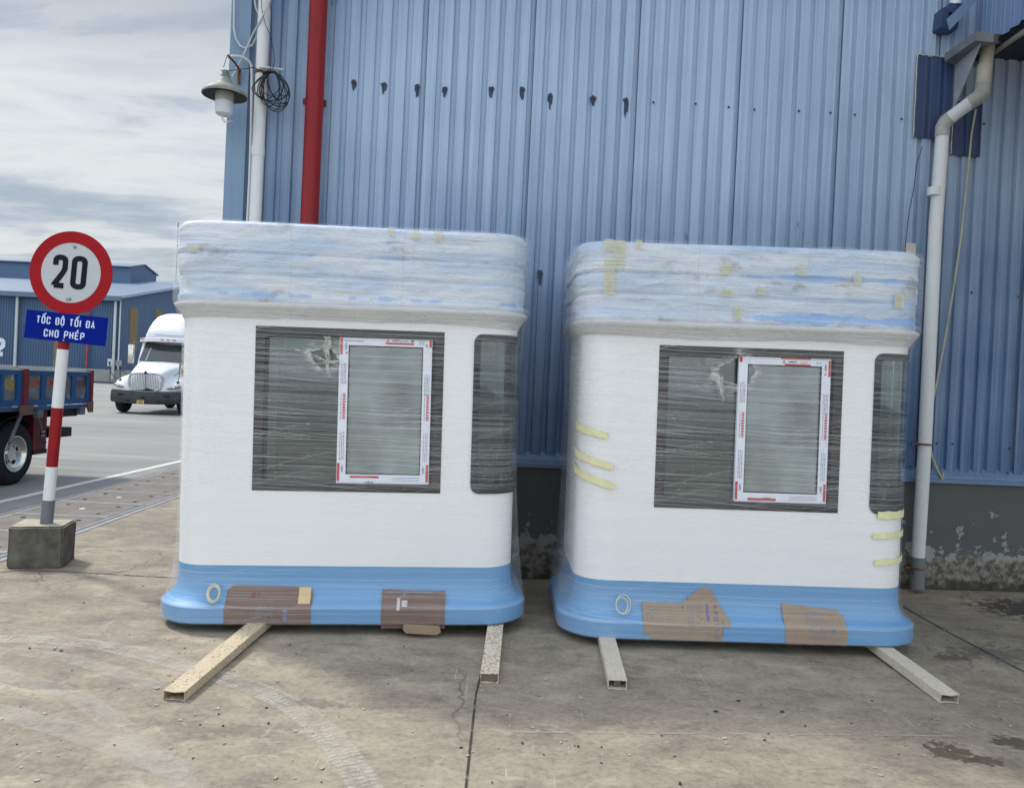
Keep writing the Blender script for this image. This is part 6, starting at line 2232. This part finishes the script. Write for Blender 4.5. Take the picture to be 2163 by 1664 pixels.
for s in (-1, 1):
    mb = MB(); x = s * 1.085
    P_ = [(x, 2.20, 1.95), (x, 2.95, 1.90), (x + s * .02, 2.95, 2.60), (x + s * .01, 2.58, 2.60)]
    quad(mb, P_ if s < 0 else P_[::-1], .03); mb.obj('side_window', M_tg, wt)
mb = MB(); mb.smooth = False
mb.loft([[(x, y - .02, z + .0), (x, y, z + .13), (x * .97, y + .25, z + .16), (x * .97, y + .25, z)] for (x, y, z) in ((-1.12, 2.34, 2.62), (-1.0, 2.20, 2.63), (-.5, 2.10, 2.645), (0, 2.07, 2.65), (.5, 2.10, 2.645), (1.0, 2.20, 2.63), (1.12, 2.34, 2.62))])
autosmooth(mb.obj('sun_visor', M_wp, wt), 50)
for k, x in enumerate((-.98, -.22, 0, .22, .62, .95)):
    yv = 2.07 + .13 * x * x
    mb = MB(); mb.bbox(x - .06, x + .06, yv - .022, yv + .03, 2.70, 2.745, .006); mb.obj('marker_lamp', M_green if k == 4 else M_amber, wt)
# roof fairing
mb = MB(); mb.smooth = True
def fsec(y, w_, z0, z1, pw=.42):
    P_ = [(w_, y, z0)]
    for i in range(0, 17):
        a = math.pi * i / 16
        cx_, sz_ = math.cos(a), math.sin(a)
        P_.append((w_ * (abs(cx_) ** pw) * (1 if cx_ > 0 else -1 if cx_ < 0 else 0), y, z0 + (z1 - z0) * (.02 + .98 * sz_ ** pw)))
    P_.append((-w_, y, z0))
    return P_
mb.loft([fsec(2.50, .95, 2.74, 2.80), fsec(2.55, 1.02, 2.74, 3.00, .5), fsec(2.72, 1.06, 2.76, 3.18, .5), fsec(2.95, 1.09, 2.78, 3.42, .5), fsec(3.25, 1.12, 2.80, 3.66, .48), fsec(3.55, 1.13, 2.82, 3.80, .46), fsec(3.9, 1.14, 2.83, 3.86, .44), fsec(4.6, 1.16, 2.84, 3.90, .42)])
autosmooth(mb.obj('roof_fairing', M_wp, wt), 50)
mb = MB(); mb.tube([(-1.05, 2.60, 3.02), (-.6, 2.53, 2.93), (0, 2.50, 2.90), (.6, 2.53, 2.93), (1.05, 2.60, 3.02)], .006, 6); mb.obj('fairing_seam', M_tgrey, wt)
# door mirror and bonnet mirrors
for s in (-1, 1):
    mr = empty('door_mirror'); mr.parent = wt
    mb = MB(); mb.bbox(s * 1.42 - .10, s * 1.42 + .10, 2.22, 2.36, 1.78, 2.50, .04); autosmooth(mb.obj('housing', M_chrome, mr), 40)
    mb = MB(); mb.tube([(s * 1.10, 2.4, 2.58), (s * 1.28, 2.30, 2.60), (s * 1.38, 2.29, 2.56), (s * 1.40, 2.29, 2.48)], .016, 8); mb.tube([(s * 1.40, 2.29, 1.80), (s * 1.30, 2.3, 1.70), (s * 1.1, 2.4, 1.68)], .016, 8); mb.obj('arm', M_tgrey, mr)
    hm = empty('bonnet_mirror'); hm.parent = wt
    mb = MB(); mb.bbox(s * 1.10 - .09, s * 1.10 + .09, .42, .50, 1.66, 1.86, .02); mb.obj('housing', M_lens, hm)
    mb = MB(); mb.tube([(s * 1.04, .46, 1.78), (s * 1.02, .44, 1.30), (s * 1.0, .42, 1.20)], .014, 8); mb.tube([(s * 1.04, .46, 1.55), (s * .82, .55, 1.38)], .010, 8); mb.lathe([(.06, 0), (.05, .03), (.02, .05)], (s * 1.0, .42, 1.16), n=14); mb.obj('stalk', M_tblack, hm)
# wheels and chassis
tp2 = [(.29, -.25), (.40, -.262), (.49, -.25), (.515, -.22), (.52, -.14), (.515, -.04), (.49, -.008), (.40, .0), (.29, -.02)]
def bigwheel(cx_, cy_, side):
    wv_ = empty('front_wheel' if cy_ < 2 else 'rear_wheel'); wv_.parent = wt
    mb = MB(); mb.lathe([(r, cx_ + side * h) for r, h in tp2] + [(tp2[0][0], cx_ + side * tp2[0][1])], (0, cy_, .52), 'X', 40, False); autosmooth(mb.obj('tyre', M_rubber, wv_), 40)
    mb = MB(); R = .29
    mb.lathe([(R + .01, cx_ - side * .01), (R - .02, cx_ - side * .03), (R - .06, cx_ - side * .05), (.12, cx_ - side * .02), (.11, cx_ + side * .03), (.001, cx_ + side * .04)], (0, cy_, .52), 'X', 30, False); autosmooth(mb.obj('rim', M_chrome, wv_), 40)
    mb = MB()
    for k in range(8):
        a = 2 * math.pi * k / 8; mb.lathe([(.032, 0), (.001, 0)], (cx_ - side * .030, cy_ + .19 * math.cos(a), .52 + .19 * math.sin(a)), 'X', 10, False)
    mb.obj('rim_hole', M_tblack, wv_)
for s in (-1, 1):
    bigwheel(s * 1.20, .98, s); bigwheel(s * 1.22, 5.6, s); bigwheel(s * 1.22, 6.9, s)
mb = MB(); mb.box(-.45, -.35, .4, 7.6, .65, .90); mb.box(.35, .45, .4, 7.6, .65, .90); mb.box(-1.0, 1.0, .5, 1.9, .62, .95); mb.box(-.9, .9, 5.4, 7.1, .45, .6); mb.obj('chassis', M_tblack, wt)

# ------------------------------------------------------------------ FAR WAREHOUSE
YB = 75.0


def fb(px, py, y=YB):
    d = ray(px, py); t = (y - CAM.y) / d.y
    return CAM + d * t


co = fb(252, 700); XBc = co.x
eave = fb(252, 628).z; XL = -120.0
fw_ = empty('far_warehouse', (XBc, YB, 0))
tag(fw_, 'long blue warehouse across the yard behind both trucks, with raised roof vent', 'warehouse')
DEP = 34.0; zr = 11.6
pz = 2.05
mb = MB()
# long wall, fine ribs
n = int((XBc - XL) / .25)
pts = []
for i in range(n):
    x = XL - XBc + i * .25
    pts += [(x, .05), (x + .02, 0), (x + .10, 0), (x + .12, .05)]
pts.append((0, .05))
mb.loft([[(p[0], p[1], z) for p in pts] for z in (pz - .75, eave)], False)
o = mb.obj('long_wall', M_far_blue, fw_, recalc=False)
if o.data.polygons[1].normal.y > 0: o.data.flip_normals()
mb = MB()
n = int(DEP / .25)
rr = []
for i in range(n + 1):
    y = i * DEP / n
    hz_ = eave + (zr - eave) * (1 - abs(y - DEP / 2) / (DEP / 2))
    rr.append((y, hz_ - .05))
pp_ = []
for (y, h) in rr:
    pp_ += [(.0, y, h), (-.03, y + .02, h), (-.03, y + .12, h), (0, y + .14, h)]
mb.loft([[(p[0], p[1], pz - .75) for p in pp_], pp_], False)
o = mb.obj('gable_wall', M_far_blue, fw_, recalc=False)
mb = MB(); mb.box(XL - XBc, -.06, .08, DEP, .0, eave - .1); mb.obj('core', M_darkmetal, fw_)
M_fconc = simple('far_grey_plinth', (.30, .31, .30), .85, var=.15, vs=.6, dark=(.33, (.20, .20, .19), 1.2))
mb = MB(); mb.box(XL - XBc, .03, -.10, .06, 0, pz - .75); mb.box(-.05, .03, .07, DEP, 0, pz - .75); mb.obj('plinth', M_fconc, fw_)
mb = MB(); mb.box(XL - XBc, .3, -1.2, -.11, 0, .14); mb.obj('footing', simple('far_footing', (.10, .095, .08), .9, var=.3, vs=1), fw_)
mb = MB()
ov = .6
mb.prism([(-ov, eave - .12), (DEP / 2, zr), (DEP + ov, eave - .12), (DEP + ov, eave + .05), (DEP / 2, zr + .2), (-ov, eave + .05)], 0, XL - XBc, .35)
mb.obj('roof', M_far_roof, fw_)
mb = MB(); mb.box(XL - XBc, .40, -ov - .22, -ov - .005, eave - .42, eave + .02); mb.obj('eaves_gutter', M_far_roof, fw_)
mb = MB(); mb.prism([(-ov, eave - .14), (DEP / 2, zr - .02), (DEP / 2, zr + .26), (-ov, eave + .14)], 0, .36, .50); mb.obj('verge_flashing', simple('far_pale_flashing', (.28, .36, .47), .5), fw_)
# roof vent
vx = fb(303, 600, YB + DEP / 2).x - XBc
vx2 = fb(272, 600, YB + DEP / 2 - 3).x - XBc
mb = MB()
y0_, y1_ = DEP / 2 - 3.2, DEP / 2 + 3.2
mb.prism([(y0_, zr - .9), (y0_, zr + 1.35), (DEP / 2, zr + 2.0), (y1_, zr + 1.35), (y1_, zr - .9)], 0, XL - XBc, vx)
mb.obj('roof_vent', M_far_blue, fw_)
mb = MB(); mb.prism([(y0_ - .35, zr + 1.30), (DEP / 2, zr + 2.05), (y1_ + .35, zr + 1.30), (y1_ + .35, zr + 1.42), (DEP / 2, zr + 2.2), (y0_ - .35, zr + 1.42)], 0, XL - XBc, vx + .15); mb.obj('vent_roof', M_far_roof, fw_)
mb = MB(); mb.box(XL - XBc, vx - .2, y0_ - .25, y0_ - .02, zr - 1.05, zr - .60); mb.obj('vent_painted_shade', M_darkmetal, fw_)  # solid dark strip standing in for the shade below the vent
# pipes and stripes on it
M_fpipe = simple('far_white_pipe', (.50, .53, .52), .5, var=.1, vs=1)
M_fyel = simple('far_ochre_stripe', (.20, .155, .075), .8, var=.2, vs=2)
M_fred = simple('far_red_pipe', (.30, .06, .07), .6, var=.5, vs=2)
for (px, py0, py1, r, m_, nm) in ((34, 626, 774, .13, M_fpipe, 'rainwater_pipe'), (241, 637, 800, .12, M_fpipe, 'rainwater_pipe'), (184, 655, 776, .11, M_fred, 'red_pipe')):
    a = fb(px + 3 if px != 184 else px + 3, py0, YB - .3); b = fb(px - 3 if px != 184 else px - 2, py1, YB - .3)
    x = (a.x + b.x) / 2 - XBc
    mb = MB(); mb.tube([(x, -.3, a.z), (x, -.3, b.z)], r, 12); mb.obj(nm, m_, fw_)
for (px, py0, py1, wv) in ((122, 690, 776, .38),):
    a = fb(px + 2, py0, YB - .05); b = fb(px - 2, py1, YB - .05); x = (a.x + b.x) / 2 - XBc
    mb = MB(); mb.box(x - wv, x + wv, -.03, -.005, b.z, a.z); mb.obj('ochre_stripe', M_fyel, fw_)
dgab = 0
for (px, py0, py1, wv) in ((284, 650, 740, .8), (336, 655, 730, .8)):
    # on the gable: plane x = XBc
    d = ray(px, py0); t = (XBc + .02) / d.x; a = CAM + d * t
    d = ray(px - 4, py1); t = (XBc + .02) / d.x; b = CAM + d * t
    mb = MB(); mb.box(.005, .03, a.y - YB - wv, a.y - YB + wv, b.z, a.z); mb.obj('ochre_stripe', M_fyel, fw_)
a = fb(251, 640, YB + .1)
mb = MB(); mb.tube([(.08, -.12, pz - .7), (.08, -.12, eave - .3)], .07, 8); mb.obj('corner_trim', M_fpipe, fw_)
# big stencilled 2 at the far left
a = fb(-4, 752, YB - .02)
mb = MB(); text(mb, '2', (a.x - XBc, -.02, a.z), (1, 0, 0), (0, 0, 1), 1.75, .75, .24, .1, .02); mb.obj('painted_number', simple('far_white_paint', (.62, .68, .74), .6), fw_)
# supply box on a post by the corner
eb = fb(233, 766, YB - 1.4)
ebx = empty('power_box', (eb.x, YB - 1.4, 0))
mb = MB(); mb.bbox(-.22, .22, -.12, .12, eb.z - .35, eb.z + .35, .03); mb.obj('box', simple('pale_power_box', (.55, .57, .56), .5), ebx)
mb = MB(); mb.lathe([(.11, -.13), (.08, -.18), (.001, -.18)], (0, 0, eb.z), 'Y', 16); mb.obj('socket', M_tblack, ebx)
mb = MB(); mb.tube([(.0, 0, eb.z - .3), (.02, 0, 0)], .05, 8); mb.obj('post', M_tgrey, ebx)
mb = MB()
mb.tube([(0, -.18, eb.z), (.15, -.2, eb.z - .8), (.5, -.2, eb.z - 1.3), (.9, -.2, eb.z - 1.5)], .03, 6); mb.obj('lead', M_tblack, ebx)
tag(ebx, 'small pale power box with a black lead at the far warehouse corner', 'power box')
# mast
ma = fb(371, 606, 96); mt_ = fb(373, 474, 96)
mst = MB(); mst.tube([(0, 0, -9), (0, 0, mt_.z - ma.z)], [.055, .03], 8); mst.tube([(0, 0, mt_.z - ma.z - .4), (0, 0, mt_.z - ma.z + .25)], .10, 6)
o = mst.obj('antenna_mast', simple('mast_grey', (.20, .22, .24), .6)); o.location = (ma.x, 96, ma.z)
tag(o, 'thin tall mast rising behind the far warehouse roof', 'mast')
